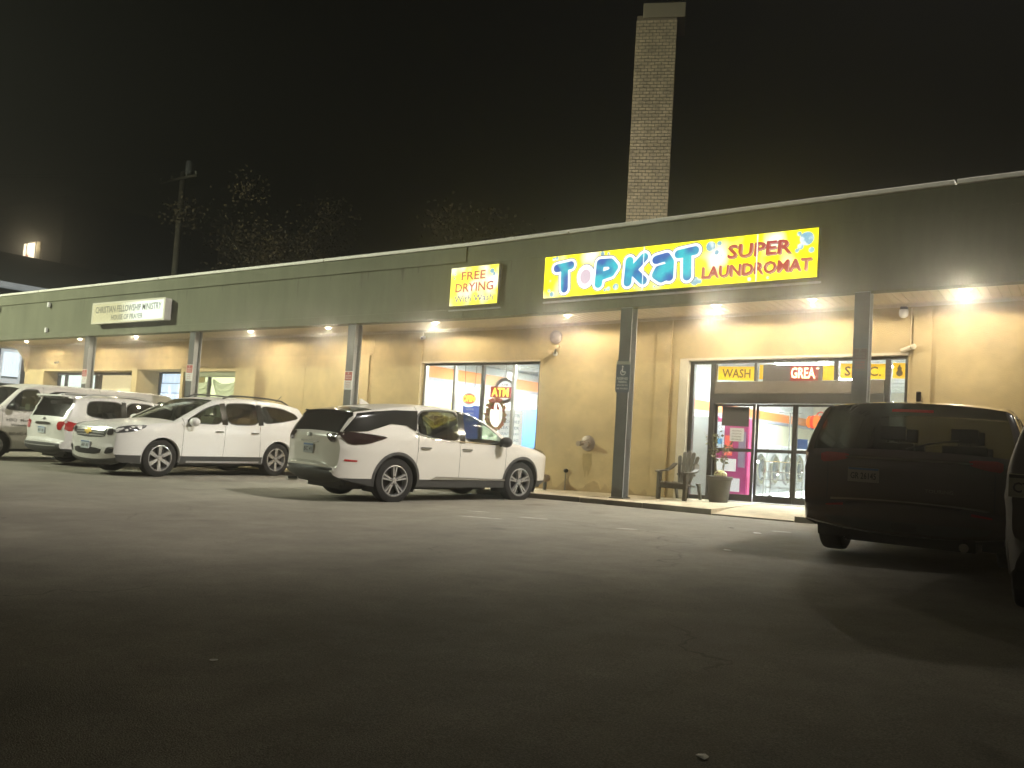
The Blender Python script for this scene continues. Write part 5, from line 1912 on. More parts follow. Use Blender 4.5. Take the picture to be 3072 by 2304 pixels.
gg = g(-4.8)
MB().box(-4.88, -4.68, WY + 0.215, WY + 0.222, 1.25 + gg, 1.45 + gg).build('sheet', M_blue, bs)

# ------------------------------------------------------------------ machines and furniture inside
gi = lambda x_: g(x_) + 0.11
M_ss = mat('stainless', (0.50, 0.51, 0.52), 0.35, metal=0.6)
M_ss_d = mat('machine_grey', (0.33, 0.34, 0.35), 0.4, metal=0.3)
M_porth = mat('porthole_glass', (0.05, 0.055, 0.06), 0.1, spec=0.7)


def washer(yc, label, xf=-7.0):
    z0 = gi(xf)
    t = thing('washing_machine', label, 'washer', (xf, yc, z0), group='front-load washers along the side wall')
    MB().box(xf - 0.95, xf, yc - 0.56, yc + 0.56, z0, z0 + 1.28).build('cabinet', M_ss, t, bevel=0.02)
    MB().box(xf, xf + 0.012, yc - 0.52, yc + 0.52, z0 + 1.05, z0 + 1.24).build('control_panel', M_ss_d, t)
    mb = MB()
    mb.lathe([(0.40, 0.0), (0.42, 0.03), (0.36, 0.07), (0.28, 0.06), (0.27, 0.02)], (xf, yc, z0 + 0.62), 'x', 32, cap=False)
    mb.build('door_ring', M_chrome, t, smooth=True)
    mb = MB()
    mb.lathe([(0.27, 0.022), (0.20, 0.05), (0.10, 0.065), (0.001, 0.07)], (xf, yc, z0 + 0.62), 'x', 28)
    mb.build('porthole', M_porth, t, smooth=True)


for i, yc in enumerate((21.75, 22.92, 24.09, 25.26, 26.43)):
    washer(yc, ['steel front-load washer nearest the vending machine', 'steel front-load washer second from the vending machine', 'steel front-load washer third from the vending machine', 'steel front-load washer fourth from the vending machine', 'steel front-load washer deepest in the row'][i])

vm = thing('vending_machine', 'magenta soft drink vending machine behind the left door', 'vending machine', (-6.5, 18.9, gi(-6.5)))
z0 = gi(-6.5)
E_mag = mat('magenta_front', (0.46, 0.05, 0.22), 0.3, emit=(0.75, 0.06, 0.42), es=0.05)
VX, VY = -7.12, 18.60
MB().box(VX, VX + 0.86, VY + 0.02, VY + 0.42, z0, z0 + 1.80).build('cabinet', mat('vend_cabinet', (0.35, 0.03, 0.12), 0.4), vm, bevel=0.02)
MB().box(VX + 0.02, VX + 0.84, VY, VY + 0.019, z0 + 0.08, z0 + 1.76).build('front_panel', E_mag, vm)
for i, (ya, yb, za, zb_, cc) in enumerate(((0.08, 0.30, 1.05, 1.70, (0.75, 0.85, 1.0)), (0.32, 0.50, 0.95, 1.40, (0.9, 0.15, 0.12)), (0.05, 0.60, 0.60, 0.88, (0.95, 0.97, 1.0)), (0.64, 0.80, 0.7, 1.5, (0.25, 0.2, 0.3)), (0.30, 0.70, 0.15, 0.45, (0.9, 0.9, 0.95)), (0.10, 0.26, 1.20, 1.32, (0.1, 0.4, 0.8)))):
    MB().box(VX + ya, VX + yb, VY - 0.012 - 0.004 * (i == 5), VY - 0.001, z0 + za, z0 + zb_).build('graphic_panel', mat('vend_graphic', cc, 0.3, emit=cc, es=0.25), vm)
put_text(MB(), 'Ice', VX + 0.20, VY - 0.02, z0 + 1.60, 0.12, 0, '-y', fat=0.02).build('lettering', E_wht, vm)

ct = thing('laundry_cart', 'wire laundry cart on casters behind the door glass', 'cart', (-5.6, 18.75, gi(-5.6)))
cx_, cy_, z0 = -5.55, 18.9, gi(-5.55)
mb = MB()
for dx in (-0.35, 0.35):
    for dy in (-0.25, 0.25):
        mb.tube([(cx_ + dx, cy_ + dy, z0 + 0.10), (cx_ + dx, cy_ + dy, z0 + 0.85)], 0.012, 6)
for z in (0.28, 0.45, 0.62, 0.85):
    mb.tube([(cx_ - 0.35, cy_ - 0.25, z0 + z), (cx_ + 0.35, cy_ - 0.25, z0 + z), (cx_ + 0.35, cy_ + 0.25, z0 + z), (cx_ - 0.35, cy_ + 0.25, z0 + z), (cx_ - 0.35, cy_ - 0.25, z0 + z)], 0.008, 6)
mb.build('wire_frame', M_chrome, ct)
mb = MB()
mb.tube([(cx_ + 0.1, cy_, z0 + 0.85), (cx_ + 0.1, cy_, z0 + 1.95)], 0.014, 6)
mb.tube([(cx_ - 0.15, cy_, z0 + 1.95), (cx_ + 0.35, cy_, z0 + 1.95)], 0.014, 6)
mb.build('hanging_rail', M_ss_d, ct)
for dx in (-0.35, 0.35):
    for dy in (-0.25, 0.25):
        MB().lathe([(0.05, -0.015), (0.05, 0.015)], (cx_ + dx, cy_ + dy, z0 + 0.05), 'y', 12).build('caster', M_black, ct)

# ------------------------------------------------------------------ in front of the wall
# resin garden chair
def garden_chair(cx, cy, rz):
    z0 = PAV + g(cx)
    t = thing('garden_chair', 'brown plastic fan-back garden chair beside the entrance', 'chair', (cx, cy, z0), rz)
    m = mat('brown_resin', (0.10, 0.085, 0.062), 0.55)
    P = lambda mb, nm, **k: mb.build(nm, m, t, local=True, **k)
    for sx_ in (-1, 1):
        q = [(-0.30, 0.0), (-0.22, 0.0), (-0.215, 0.36), (-0.17, 0.52), (-0.30, 0.60)]
        mb = MB().prism([(-0.36, 0.0), (-0.29, 0.0), (-0.26, 0.34), (-0.24, 0.56), (-0.36, 0.56)], lambda u, w: (sx_ * 0.27, u, w), lambda u, w: (sx_ * 0.345, u, w))
        P(mb, 'leg', bevel=0.008)
        mb = MB().prism([(0.20, 0.36), (0.28, 0.30), (0.40, 0.0), (0.46, 0.0), (0.36, 0.36)], lambda u, w: (sx_ * 0.25, u, w), lambda u, w: (sx_ * 0.30, u, w))
        P(mb, 'leg', bevel=0.008)
        mb = MB()
        pts = [(sx_ * 0.33, -0.38, 0.585), (sx_ * 0.34, -0.2, 0.60), (sx_ * 0.335, 0.0, 0.61), (sx_ * 0.31, 0.16, 0.66), (sx_ * 0.26, 0.25, 0.76)]
        for a, b in zip(pts, pts[1:]):
            mb.add([(a[0] - 0.05, a[1], a[2]), (a[0] + 0.05, a[1], a[2]), (b[0] + 0.05, b[1], b[2]), (b[0] - 0.05, b[1], b[2]),
                    (a[0] - 0.05, a[1], a[2] - 0.03), (a[0] + 0.05, a[1], a[2] - 0.03), (b[0] + 0.05, b[1], b[2] - 0.03), (b[0] - 0.05, b[1], b[2] - 0.03)],
                   [(0, 1, 2, 3), (4, 7, 6, 5), (0, 4, 5, 1), (1, 5, 6, 2), (2, 6, 7, 3), (3, 7, 4, 0)])
        P(mb, 'armrest')
    for k in range(5):
        a = -0.27 + k * 0.108
        mb = MB().prism([(-0.34, 0.355), (-0.30, 0.375), (0.20, 0.30), (0.20, 0.275), (-0.30, 0.345), (-0.34, 0.33)], lambda u, w: (a + 0.004, u, w), lambda u, w: (a + 0.104, u, w))
        P(mb, 'seat_slat')
    mb = MB().box(-0.29, 0.29, -0.345, -0.325, 0.24, 0.34)
    P(mb, 'front_rail', bevel=0.005)
    for k in range(5):
        f_ = k - 2
        b0, b1 = 0.062 * f_ * 0.9, 0.105 * f_
        top = 1.02 - 0.028 * f_ * f_
        wb, wt = 0.024, 0.043
        mb = MB().prism([(b0 - wb, 0.28), (b0 + wb, 0.28), (b1 + wt, top - 0.02), (b1 + wt * 0.4, top + 0.012), (b1 - wt * 0.4, top + 0.012), (b1 - wt, top - 0.02)],
                        lambda u, w: (u, 0.17 + (w - 0.28) * 0.28, w), lambda u, w: (u, 0.195 + (w - 0.28) * 0.28, w))
        P(mb, 'back_slat')
    for z, hw in ((0.50, 0.22), (0.72, 0.24)):
        mb = MB().box(-hw, hw, 0.198 + (z - 0.28) * 0.28, 0.215 + (z - 0.28) * 0.28, z, z + 0.045)
        P(mb, 'back_rail')
    return t


garden_chair(-7.05, 16.72, R(-6))

# planter with dry stems and a pale mum
tx_, ty_ = -6.24, 16.85
z0 = PAV + g(tx_)
pot = thing('planter', 'large grey plastic planter standing before the left door', 'planter', (tx_, ty_, z0))
mb = MB()
mb.lathe([(0.185, 0.0), (0.19, 0.03), (0.245, 0.46), (0.265, 0.47), (0.27, 0.53), (0.25, 0.535), (0.235, 0.47), (0.22, 0.44)], (tx_, ty_, z0), n=32, cap=False)
mb.build('pot', mat('grey_pot', (0.13, 0.118, 0.10), 0.6, var=0.15), pot, smooth=True)
MB().lathe([(0.001, 0.455), (0.228, 0.45)], (tx_, ty_, z0), n=24).build('soil', mat('soil', (0.05, 0.035, 0.02), 1.0), pot)
plant = thing('potted_plant', 'straggly leafy stems growing from the grey planter', 'plant', (tx_, ty_, z0 + 0.45))
lf = mat('dull_leaf', (0.17, 0.17, 0.06), 0.7, var=0.25, vscale=8)
random.seed(21)
for k in range(6):
    a = random.uniform(0, 6.28)
    rr = random.uniform(0.02, 0.14)
    hgt = random.uniform(0.75, 1.15)
    lean = random.uniform(0.05, 0.34)
    b = a + random.uniform(-0.6, 0.6) if k else 2.6
    path = []
    for i in range(7):
        t = i / 6
        path.append((tx_ + rr * math.cos(a) + lean * t * t * math.cos(b), ty_ + rr * math.sin(a) + 0.5 * lean * t * t * math.sin(b), z0 + 0.45 + hgt * t))
    mb = MB()
    mb.tube(path, [0.010 - 0.007 * i / 6 for i in range(7)], 5)
    mb.build('stem', mat('stem', (0.20, 0.17, 0.09), 0.8) if k == 0 else MATS['stem'], plant)
    mb = MB()
    for j in range(20):
        t = random.uniform(0.45, 1.0)
        i = min(5, int(t * 6))
        p = Vector(path[i]).lerp(Vector(path[i + 1]), t * 6 - i)
        d = Vector((random.uniform(-1, 1), random.uniform(-1, 1), random.uniform(-0.6, 0.5))).normalized()
        e = d.cross(Vector((random.uniform(-1, 1), random.uniform(-1, 1), 0.3))).normalized()
        L = random.uniform(0.05, 0.10)
        p = p + d * 0.02
        mb.add([p, p + d * L * 0.5 + e * L * 0.3, p + d * L, p + d * L * 0.5 - e * L * 0.3], [(0, 1, 2, 3)])
    mb.build('leaf', lf, plant, kind='stuff', recalc=False)
mum = thing('flower', 'pale yellow mum blooming in the grey planter', 'flower', (tx_ + 0.06, ty_ - 0.12, z0 + 0.45))
mb = MB()
random.seed(5)
for j in range(90):
    u, v = random.uniform(0, 6.28), random.uniform(0.0, 1.0)
    d = Vector((math.cos(u) * math.sqrt(1 - v * v), math.sin(u) * math.sqrt(1 - v * v), v))
    c = Vector((tx_ + 0.06, ty_ - 0.12, z0 + 0.56)) + Vector((d.x * 0.13, d.y * 0.13, d.z * 0.10))
    e = d.cross(Vector((0.3, 0.5, 0.8))).normalized()
    f_ = d.cross(e)
    mb.add([c + e * 0.028, c + f_ * 0.028, c - e * 0.028, c - f_ * 0.028], [(0, 1, 2, 3)])
mb.build('petal', mat('mum_petal', (0.62, 0.60, 0.30), 0.7), mum, kind='stuff', recalc=False)
mb = MB()
mb.tube([(tx_ + 0.06, ty_ - 0.12, z0 + 0.44), (tx_ + 0.06, ty_ - 0.12, z0 + 0.58)], 0.02, 6)
mb.build('stem', MATS['stem'], mum)

# alarm bell high on the wall, flood lamp bracket, fire hose connections, cameras
bell = thing('alarm_bell', 'round brown alarm bell high on the wall under the canopy', 'alarm', (-10.62, WY, 3.75 + g(-10.6)))
mb = MB()
mb.lathe([(0.13, -0.0), (0.165, -0.02), (0.16, -0.06), (0.11, -0.10), (0.001, -0.115)], (-10.62, WY, 3.74 + g(-10.6)), 'y', 28)
mb.build('gong', mat('bell_brown', (0.20, 0.15, 0.11), 0.5), bell, smooth=True)
MB().lathe([(0.02, -0.116), (0.02, -0.13)], (-10.62, WY, 3.74 + g(-10.6)), 'y', 10).build('bolt', M_steel, bell)
fl = thing('twin_floodlight', 'small twin flood lamp on a bracket right of the laundry window', 'lamp', (-10.5, WY, 3.47 + g(-10.5)))
zf = 3.42 + g(-10.5)
MB().lathe([(0.06, 0.0), (0.06, -0.04)], (-10.62, WY, zf - 0.08), 'y', 14).build('base', M_white, fl)
mb = MB()
mb.tube([(-10.62, WY - 0.03, zf - 0.08), (-10.55, WY - 0.14, zf), (-10.46, WY - 0.22, zf + 0.04)], 0.02, 6)
mb.build('arm', M_steel, fl)
for dx, dz, rr in ((-10.44, 0.06, 0.055), (-10.62, -0.06, 0.05)):
    mb = MB()
    mb.lathe([(0.02, 0.10), (rr * 0.7, 0.06), (rr, -0.05), (rr * 0.8, -0.055)], (dx, WY - 0.22, zf + dz), 'y', 14)
    mb.build('lamp_shell', mat('lamp_shell', (0.55, 0.42, 0.26), 0.5) if dx > -10.5 else MATS['lamp_shell'], fl, smooth=True)
fd = thing('fire_connection', 'round brass fire hose connection with rust stain on the wall', 'fire connection', (-9.60, WY, 1.25 + g(-9.6)))
zz = 1.22 + g(-9.6)
M_brass = mat('aged_brass', (0.30, 0.24, 0.19), 0.4, metal=0.5)
mb = MB()
mb.lathe([(0.185, 0.0), (0.18, -0.02), (0.10, -0.035), (0.09, -0.06)], (-9.60, WY, zz), 'y', 26)
mb.build('escutcheon', M_brass, fd, smooth=True)
for dx in (-0.075, 0.06):
    mb = MB()
    mb.tube([(-9.60, WY - 0.05, zz), (-9.60 + dx, WY - 0.12, zz), (-9.60 + dx * 1.6, WY - 0.22, zz - 0.02)], 0.05, 10)
    mb.lathe([(0.062, -0.06), (0.062, 0.0), (0.03, 0.002)], (-9.60 + dx * 1.6, WY - 0.19, zz - 0.02), 'y', 12)
    mb.build('hose_inlet', M_brass, fd, smooth=True)
st_ = mat('rust_stain', (0.36, 0.27, 0.12), 0.9, var=0.2)
MB().prism([(-9.72, 1.0), (-9.66, 0.96), (-9.6, 1.0), (-9.54, 0.97), (-9.48, 1.0), (-9.47, 0.72), (-9.55, 0.45), (-9.59, 0.6), (-9.63, 0.42), (-9.71, 0.7)], lambda u, w: (u, WY - 0.003, w + g(u)), lambda u, w: (u, WY - 0.001, w + g(u))).build('rust_stain', st_, fd)
sp_ = thing('standpipe', 'short capped pipe rising from the sidewalk beside the pearl crossover', 'standpipe', (-10.49, WY - 0.35, PAV + g(-10.5)))
zz = PAV + g(-10.5)
mb = MB()
mb.tube([(-10.49, WY - 0.35, zz), (-10.49, WY - 0.35, zz + 0.20)], 0.045, 10)
mb.build('pipe', M_steel, sp_, smooth=True)
mb = MB()
mb.lathe([(0.09, -0.09), (0.10, 0.0), (0.085, 0.09), (0.03, 0.10)], (-10.49, WY - 0.35, zz + 0.27), 'y', 16)
mb.build('cap', mat('rusty_cap', (0.19, 0.13, 0.08), 0.7), sp_, smooth=True)
sg_ = thing('gas_tap', 'small dark tap on the wall above the standpipe', 'tap', (-10.12, WY, 0.6))
MB().ball((-10.12, WY - 0.05, 0.56 + g(-10.1)), (0.06, 0.05, 0.05), 10, 8).build('valve', M_dark, sg_, smooth=True)
mb = MB()
mb.tube([(-10.13, WY - 0.04, 0.50 + g(-10.1)), (-10.13, WY - 0.04, PAV + g(-10.1))], 0.013, 6)
mb.build('pipe', M_steel, sg_)


def wall_camera(xx, zz, label, aim=-1):
    t = thing('security_camera', label, 'camera', (xx, WY, zz + g(xx)))
    Z = zz + g(xx)
    MB().lathe([(0.05, 0.0), (0.05, -0.03)], (xx, WY - 0.0, Z), 'y', 14).build('mount', M_white, t)
    mb = MB()
    mb.tube([(xx, WY - 0.02, Z), (xx + 0.02 * aim, WY - 0.09, Z - 0.01)], 0.018, 8)
    mb.build('arm', M_white, t)
    mb = MB()
    mb.tube([(xx + 0.0 * aim, WY - 0.06, Z - 0.005), (xx + 0.12 * aim, WY - 0.24, Z - 0.05)], 0.045, 12)
    mb.build('housing', M_white, t, smooth=True)
    mb = MB()
    mb.tube([(xx + 0.1205 * aim, WY - 0.2405, Z - 0.0502), (xx + 0.123 * aim, WY - 0.245, Z - 0.051)], 0.034, 12)
    mb.build('lens', M_black, t)


wall_camera(-14.78, 3.86, 'small white camera high on the wall left of the laundry window', 1)
wall_camera(-33.35, 3.36, 'small white camera over the farthest left shop door', 1)
dome = thing('dome_camera', 'white dome camera hanging under the canopy right of the entrance', 'camera', (-2.93, WY - 0.12, 3.9 + g(-2.9)))
zz = 3.88 + g(-2.9)
MB().box(-2.98, -2.86, WY - 0.16, WY - 0.0, zz + 0.05, zz + 0.11).build('mount', M_ink, dome, bevel=0.01)
mb = MB()
mb.lathe([(0.075, 0.05), (0.085, 0.0), (0.075, -0.07), (0.04, -0.10), (0.001, -0.11)], (-2.92, WY - 0.13, zz), n=18)
mb.build('dome', M_white, dome, smooth=True)
mb = MB()
mb.tube([(-2.80, WY - 0.012, zz + 0.1), (-2.80, WY - 0.012, 3.26 + g(-2.8))], 0.012, 6)
mb.build('conduit', mat('conduit', (0.62, 0.50, 0.30), 0.6), dome)
hl = thing('holder_lamp', 'cream lampholder stub at the top right corner of the entrance', 'lamp', (-2.8, WY, 3.2 + g(-2.8)))
zz = 3.2 + g(-2.8)
mb = MB()
mb.tube([(-2.95, WY - 0.10, zz - 0.05), (-2.80, WY - 0.10, zz + 0.01)], 0.045, 10)
mb.build('socket', M_jamb, hl, smooth=True)
MB().ball((-2.74, WY - 0.10, zz + 0.03), 0.055, 12, 8).build('bulb', M_jamb, hl, smooth=True)
MB().lathe([(0.03, 0.0), (0.03, -0.08)], (-2.87, WY, zz - 0.02), 'y', 10).build('stem', M_jamb, hl)

# splash dirt along the foot of the wall and drip marks down the fascia
random.seed(17)
M_splash = mat('splash_dirt', (0.37, 0.27, 0.135), 0.95, var=0.2, vscale=5)
for xa, xb_ in ((-22.4, -19.4), (-19.2, -16.75), (-16.5, -15.1), (-10.95, -8.05), (-2.35, 2.0)):
    yy = WY - 0.033 if xb_ < -16.6 else WY - 0.003
    pts = [(xa, PAV + 0.001)]
    x = xb_
    tops = []
    while x > xa:
        tops.append((x, PAV + random.choice((0.05, 0.09, 0.14, 0.2, 0.28)) * random.uniform(0.6, 1.2)))
        x -= random.uniform(0.06, 0.2)
    poly = [(xa, PAV + 0.001), (xb_, PAV + 0.001)] + tops
    mb = MB()
    n = len(tops)
    vs = [(u, yy, w) for u, w in tops] + [(u, yy, PAV + 0.001) for u, w in tops]
    mb.add(vs, [(i, i + 1, n + i + 1, n + i) for i in range(n - 1)])
    mb.build('splash_stain', M_splash, plaza, bend=True)
M_drip = mat('drip_mark', (0.135, 0.132, 0.094), 0.95, var=0.3, vscale=6)
mb = MB()
for k in range(46):
    u = random.uniform(-35, -12.6) if k < 36 else random.uniform(-12, -1)
    zt = 5.365 if u < -12.3 else 5.295
    w = random.uniform(0.012, 0.05)
    L = random.uniform(0.12, 0.6)
    if -27.9 < u < -23.5:
        L = min(L, 0.2)
    if -12.7 < u < -11.0 or -10.1 < u < -4.0:
        L = 0.02
    mb.add([(u - w, FY - 0.0015, zt), (u + w, FY - 0.0015, zt), (u + w * 0.5, FY - 0.0015, zt - L * 0.7), (u, FY - 0.0015, zt - L), (u - w * 0.6, FY - 0.0015, zt - L * 0.6)], [(0, 1, 2, 3, 4)])
mb.build('drip_stain', M_drip, plaza, bend=True, kind='stuff', recalc=False)

# litter
random.seed(3)
for lx, ly_, s_, lab in ((-3.38, 2.60, 0.02, 'crumpled paper scrap on the dark near asphalt'), (-1.09, 2.92, 0.026, 'pale paper scrap at the bottom edge of the lot'), (-3.75, 11.7, 0.06, 'white paper scrap on the asphalt before the doors'), (-4.3, 12.2, 0.05, 'dark leaf scrap on the asphalt before the doors'), (-3.3, 9.3, 0.05, 'pale wrapper scrap left of the black SUV')):
    zz = g(lx) + 0.004
    mb = MB()
    n = 7
    vs = [(lx + s_ * math.cos(6.28 * i / n) * random.uniform(0.6, 1.3), ly_ + s_ * math.sin(6.28 * i / n) * random.uniform(0.6, 1.3), zz + random.uniform(0, 0.12) * s_) for i in range(n)] + [(lx, ly_, zz + s_ * 0.15)]
    mb.add(vs, [(i, (i + 1) % n, n) for i in range(n)] + [tuple(range(n))[::-1]])
    tag(mb.build('litter', M_dark if 'dark leaf' in lab else M_white), lab, 'litter')

# ------------------------------------------------------------------ behind and beyond
# brick chimney
chm = thing('brick_chimney', 'tall square tan brick chimney rising behind the laundry sign', 'chimney', (-11.56, 24.26, 5.3))
bx0, bx1, by0, by1 = -12.20, -10.93, 23.62, 24.9
M_brick = mat('tan_brick', (0.66, 0.53, 0.36), 0.85, var=0.3, vscale=3.5)
MB().box(bx0 + 0.012, bx1 - 0.012, by0 + 0.012, by1 - 0.012, 5.2, 14.9).build('core', mat('mortar', (0.26, 0.205, 0.135), 0.95), chm)
mb = MB()
nb = 6
bh, bl = 0.105, (bx1 - bx0) / nb
row = 0
z = 5.3
random.seed(11)
while z < 14.75:
    sh = 0 if row % 2 == 0 else bl / 2
    for side in range(4):
        u = -sh
        while u < bx1 - bx0 - 1e-3:
            a, b = max(u, 0) + 0.011, min(u + bl, bx1 - bx0) - 0.011
            d = random.uniform(0, 0.006)
            if b - a > 0.03:
                if side == 0:
                    mb.box(bx0 + a, bx0 + b, by0 - d, by0 + 0.011, z + 0.011, z + bh - 0.011)
                elif side == 1:
                    mb.box(bx1 - 0.011, bx1 + d, by0 + a, by0 + b, z + 0.011, z + bh - 0.011)
                elif side == 2:
                    mb.box(bx0 - d, bx0 + 0.011, by0 + a, by0 + b, z + 0.011, z + bh - 0.011)
            u += bl
    z += bh
    row += 1
mb.build('brick', M_brick, chm, kind='stuff', recalc=False)
chm.rotation_euler = (0, 0, R(24))
chm.location.x -= 0.22
MB().box(bx0 - 0.025, bx1 + 0.025, by0 - 0.025, by1 + 0.025, 14.82, 15.30).build('cap', mat('chimney_cap', (0.34, 0.29, 0.20), 0.9), chm, bevel=0.02)

# utility pole
up = thing('utility_pole', 'wooden utility pole with crossarm behind the plaza roof', 'utility pole', (-45.6, 30, g(-45.6)))
M_wood = mat('pole_wood', (0.17, 0.15, 0.11), 0.9, var=0.3, vscale=3)
mb = MB()
mb.tube([(-45.6, 30, -0.5), (-45.6, 30, 16.0)], [0.24, 0.17], 12)
mb.build('pole', M_wood, up, smooth=True)
mb = MB()
mb.box(-47.6, -43.9, 29.72, 29.82, 15.42, 15.58)
mb.build('crossarm', M_wood, up, bevel=0.01)
for xx in (-47.5, -46.4, -44.9, -44.0):
    MB().lathe([(0.05, 0.0), (0.07, 0.06), (0.05, 0.10), (0.07, 0.15), (0.03, 0.2)], (xx, 29.77, 15.585), n=10).build('insulator', mat('porcelain', (0.55, 0.53, 0.45), 0.3) if xx == -47.5 else MATS['porcelain'], up)
mb = MB()
mb.lathe([(0.20, -0.4), (0.22, -0.35), (0.22, 0.35), (0.18, 0.42)], (-44.9, 29.9, 16.1), n=14)
mb.build('transformer', M_steel_l, up, smooth=True)
for k, (yy, sag) in enumerate(((29.77, 0.9), (29.78, 1.2))):
    mb = MB()
    x_a = -47.5 if k == 0 else -44.0
    mb.tube([(x_a + (-95 - x_a) * t, yy - 24 * t, 15.79 + 2.0 * t - sag * 4 * t * (1 - t)) for t in [i / 14 for i in range(15)]], 0.018, 4)
    mb.build('wire', M_black, up)


# trees: trunk, limbs and leaves
def tree(loc, h, rad, seed, label, leafcol, nleaf=5200):
    random.seed(seed)
    x0, y0 = loc
    z0 = g(max(-60, x0))
    t = thing('deciduous_tree', label, 'tree', (x0, y0, z0), group='trees behind the plaza')
    mb = MB()
    mb.tube([(x0, y0, z0 - 0.3), (x0 + 0.1, y0, z0 + h * 0.25), (x0 - 0.1, y0 + 0.1, z0 + h * 0.5), (x0, y0, z0 + h * 0.85)], [0.34, 0.26, 0.18, 0.04], 9)
    tips = []
    for k in range(16):
        a = random.uniform(0, 6.28)
        zb_ = random.uniform(0.25, 0.7) * h
        L = rad * random.uniform(0.55, 0.95) * (1.1 - zb_ / h * 0.6)
        p0 = Vector((x0, y0, z0 + zb_))
        p1 = p0 + Vector((math.cos(a) * L * 0.5, math.sin(a) * L * 0.5, L * 0.30))
        p2 = p0 + Vector((math.cos(a) * L, math.sin(a) * L, L * random.uniform(0.45, 0.85)))
        mb.tube([p0, p1, p2], [0.11, 0.07, 0.02], 6)
        tips += [p1, p2, (p1 + p2) / 2]
    mb.build('trunk', M_wood, t)
    mb = MB()
    cl = tips + [Vector((x0 + random.gauss(0, rad * 0.42), y0 + random.gauss(0, rad * 0.42), z0 + h * random.uniform(0.4, 0.97))) for _ in range(26)]
    for c in cl:
        rr = rad * random.uniform(0.16, 0.34)
        for _ in range(nleaf // len(cl)):
            d = Vector((random.gauss(0, 1), random.gauss(0, 1), random.gauss(0, 0.8)))
            p = c + d * rr * 0.55
            e = Vector((random.gauss(0, 1), random.gauss(0, 1), random.gauss(0, 1))).normalized()
            f_ = e.cross(Vector((random.gauss(0, 1), random.gauss(0, 1), random.gauss(0, 1)))).normalized()
            s_ = random.uniform(0.07, 0.13)
            mb.add([p + e * s_, p + f_ * s_ * 0.6, p - e * s_, p - f_ * s_ * 0.6], [(0, 1, 2, 3)])
    mb.build('crown', mat('autumn_leaf', leafcol, 0.8, var=0.4, vscale=0.6), t, kind='stuff', recalc=False)


tree((-39.5, 33), 15.2, 5.2, 31, 'dim autumn tree right of the utility pole', (0.06, 0.042, 0.017), 16000)
tree((-46.5, 37), 12.5, 4.2, 32, 'dim low tree behind the utility pole', (0.045, 0.042, 0.018), 11000)
tree((-29.5, 38), 14.0, 4.8, 33, 'dim brown tree behind the middle of the roof', (0.055, 0.034, 0.016), 13000)

# neighbour house past the plaza's end: stone side wall, window with blind, eave
nh = thing('stone_house', 'neighbouring stone house with white framed window past the plaza end', 'house', (-46, 20, g(-46)))
M_stone = mat('rubble_stone', (0.16, 0.16, 0.165), 0.85, var=0.2, vscale=3)
M_stone2 = mat('pale_stone', (0.36, 0.37, 0.38), 0.8, var=0.2, vscale=3)
MB().box(-54, -42.02, 17.2, 28, -0.3, 6.7).build('wall', mat('grout', (0.05, 0.05, 0.052), 0.95), nh)
random.seed(8)
mb = MB()
zz = 1.6
while zz < 5.4:
    hh = random.uniform(0.14, 0.26)
    yy = 18.2
    while yy < 22.5:
        ll = random.uniform(0.18, 0.42)
        if not (19.0 - 0.05 < yy + ll and yy < 19.95 and zz + hh > 2.25 and zz < 4.2):
            d = random.uniform(0.01, 0.05)
            mb.box(-42.019, -42.0 + d, yy + 0.02, yy + ll - 0.01, zz + 0.015, zz + hh - 0.01, random.choice((0, 0, 1)))
        yy += ll
    zz += hh
mb.build('stone', [M_stone, M_stone2], nh, kind='stuff')
MB().box(-42.02, -41.95, 19.0, 20.0, 3.92, 4.9).build('lintel_panel', mat('grey_render', (0.30, 0.33, 0.34), 0.8), nh)
nw = bpy.data.objects.new('window', None)
COL.objects.link(nw)
nw.parent = nh
nw.location = Vector((-42, 19.5, 3)) - nh.location
for a, b, c, d in ((19.02, 19.11, 2.3, 3.9), (19.86, 19.95, 2.3, 3.9), (19.111, 19.859, 3.78, 3.9), (19.111, 19.859, 2.3, 2.52)):
    MB().box(-42.0, -41.93, a, b, c, d).build('frame', mat('white_frame', (0.75, 0.80, 0.85), 0.5, emit=(0.85, 0.95, 1.0), es=0.30) if a == 19.02 else MATS['white_frame'], nw)  # frame glows faintly: lamplight falling on it put into the material
for k in range(9):
    ya = 19.12 + k * 0.082
    MB().box(-41.995, -41.965, ya, ya + 0.064, 2.62, 3.77).build('blind_slat', mat('blind', (0.72, 0.8, 0.86), 0.6, emit=(0.82, 0.93, 1.0), es=0.62) if k == 0 else MATS['blind'], nw)
MB().box(-42.0, -41.97, 19.115, 19.855, 2.525, 2.6).build('sill_shadow', M_slate, nw)
MB().box(-42.0, -41.55, 16.9, 28.3, 6.72, 6.98).build('eave', mat('white_eave', (0.75, 0.78, 0.78), 0.6, emit=(0.9, 1.0, 1.0), es=0.12), nh, bevel=0.02)  # eave glows a little, lamplight on it put into its emission
mb = MB()
mb.prism([(-41.5, 6.99), (-54.5, 6.99), (-48, 9.4)], lambda u, w: (u, 16.9, w), lambda u, w: (u, 28.3, w))
mb.build('roof', M_dark, nh)

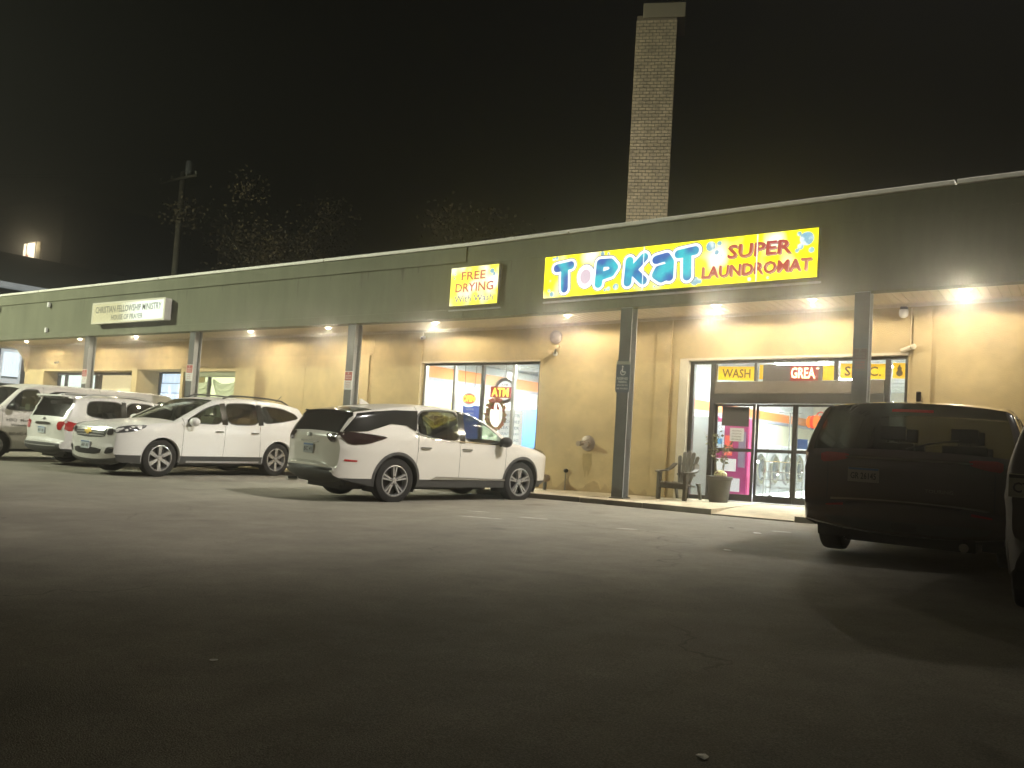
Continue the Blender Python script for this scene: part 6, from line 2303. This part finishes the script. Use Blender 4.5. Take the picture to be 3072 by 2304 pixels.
# tall dark building with one lit window far left
tb = thing('brick_building', 'dark tall brick building with one lit window far left', 'building', (-66, 32, g(-60)))
MB().box(-76, -61.0, 31, 44, -1, 16.5).build('wall', mat('dark_brick', (0.045, 0.044, 0.042), 0.9, var=0.3, vscale=2), tb)
lw_ = bpy.data.objects.new('window', None)
COL.objects.link(lw_)
lw_.parent = tb
lw_.location = Vector((-64.5, 31, 12.8)) - tb.location
MB().box(-66.35, -64.55, 30.93, 30.99, 11.75, 13.35).build('pane', emis('lit_window', (1.0, 0.88, 0.62), 1.5), lw_)
for a, b, c, d in ((-66.45, -64.45, 13.351, 13.45), (-66.45, -64.45, 11.65, 11.749), (-66.45, -66.351, 11.75, 13.35), (-64.549, -64.45, 11.75, 13.35), (-65.85, -65.80, 11.75, 13.35)):
    MB().box(a, b, 30.88, 30.92, c, d).build('frame', mat('dark_frame', (0.10, 0.05, 0.03), 0.6) if c == 13.351 else MATS['dark_frame'], lw_)
MB().box(-65.80, -65.55, 30.90, 30.925, 11.76, 12.5).build('curtain', mat('red_curtain', (0.5, 0.15, 0.08), 0.8, emit=(0.8, 0.35, 0.18), es=0.5), lw_)
for k in range(6):
    z = 11.2 + k * 0.36
    MB().box(-64.30 + 0.05 * (k % 2), -63.72, 30.86, 30.99, z, z + 0.32).build('quoin_brick', mat('quoin', (0.30, 0.26, 0.17), 0.8, var=0.2) if k == 0 else MATS['quoin'], tb)
ql = bpy.data.lights.new('window_spill', 'POINT')
ql.energy = 25
ql.color = (1.0, 0.85, 0.55)
ql.shadow_soft_size = 0.2
qo = bpy.data.objects.new('window_spill', ql)
COL.objects.link(qo)
qo.parent = lw_
qo.location = (0.25, -0.6, 0.2)

# ------------------------------------------------------------------ night mist
hz = MB().box(-110, 40, -30, 75, -3.5, 20.0).build('haze', M_black, kind='stuff')
hm = bpy.data.materials.new('mist')
hm.use_nodes = True
hm.node_tree.nodes.remove(hm.node_tree.nodes['Principled BSDF'])
pv = hm.node_tree.nodes.new('ShaderNodeVolumePrincipled')
pv.inputs['Color'].default_value = (0.95, 0.93, 0.88, 1)
pv.inputs['Density'].default_value = 0.012
pv.inputs['Anisotropy'].default_value = 0.93
hm.node_tree.links.new(pv.outputs[0], hm.node_tree.nodes['Material Output'].inputs['Volume'])
hz.data.materials.clear()
hz.data.materials.append(hm)
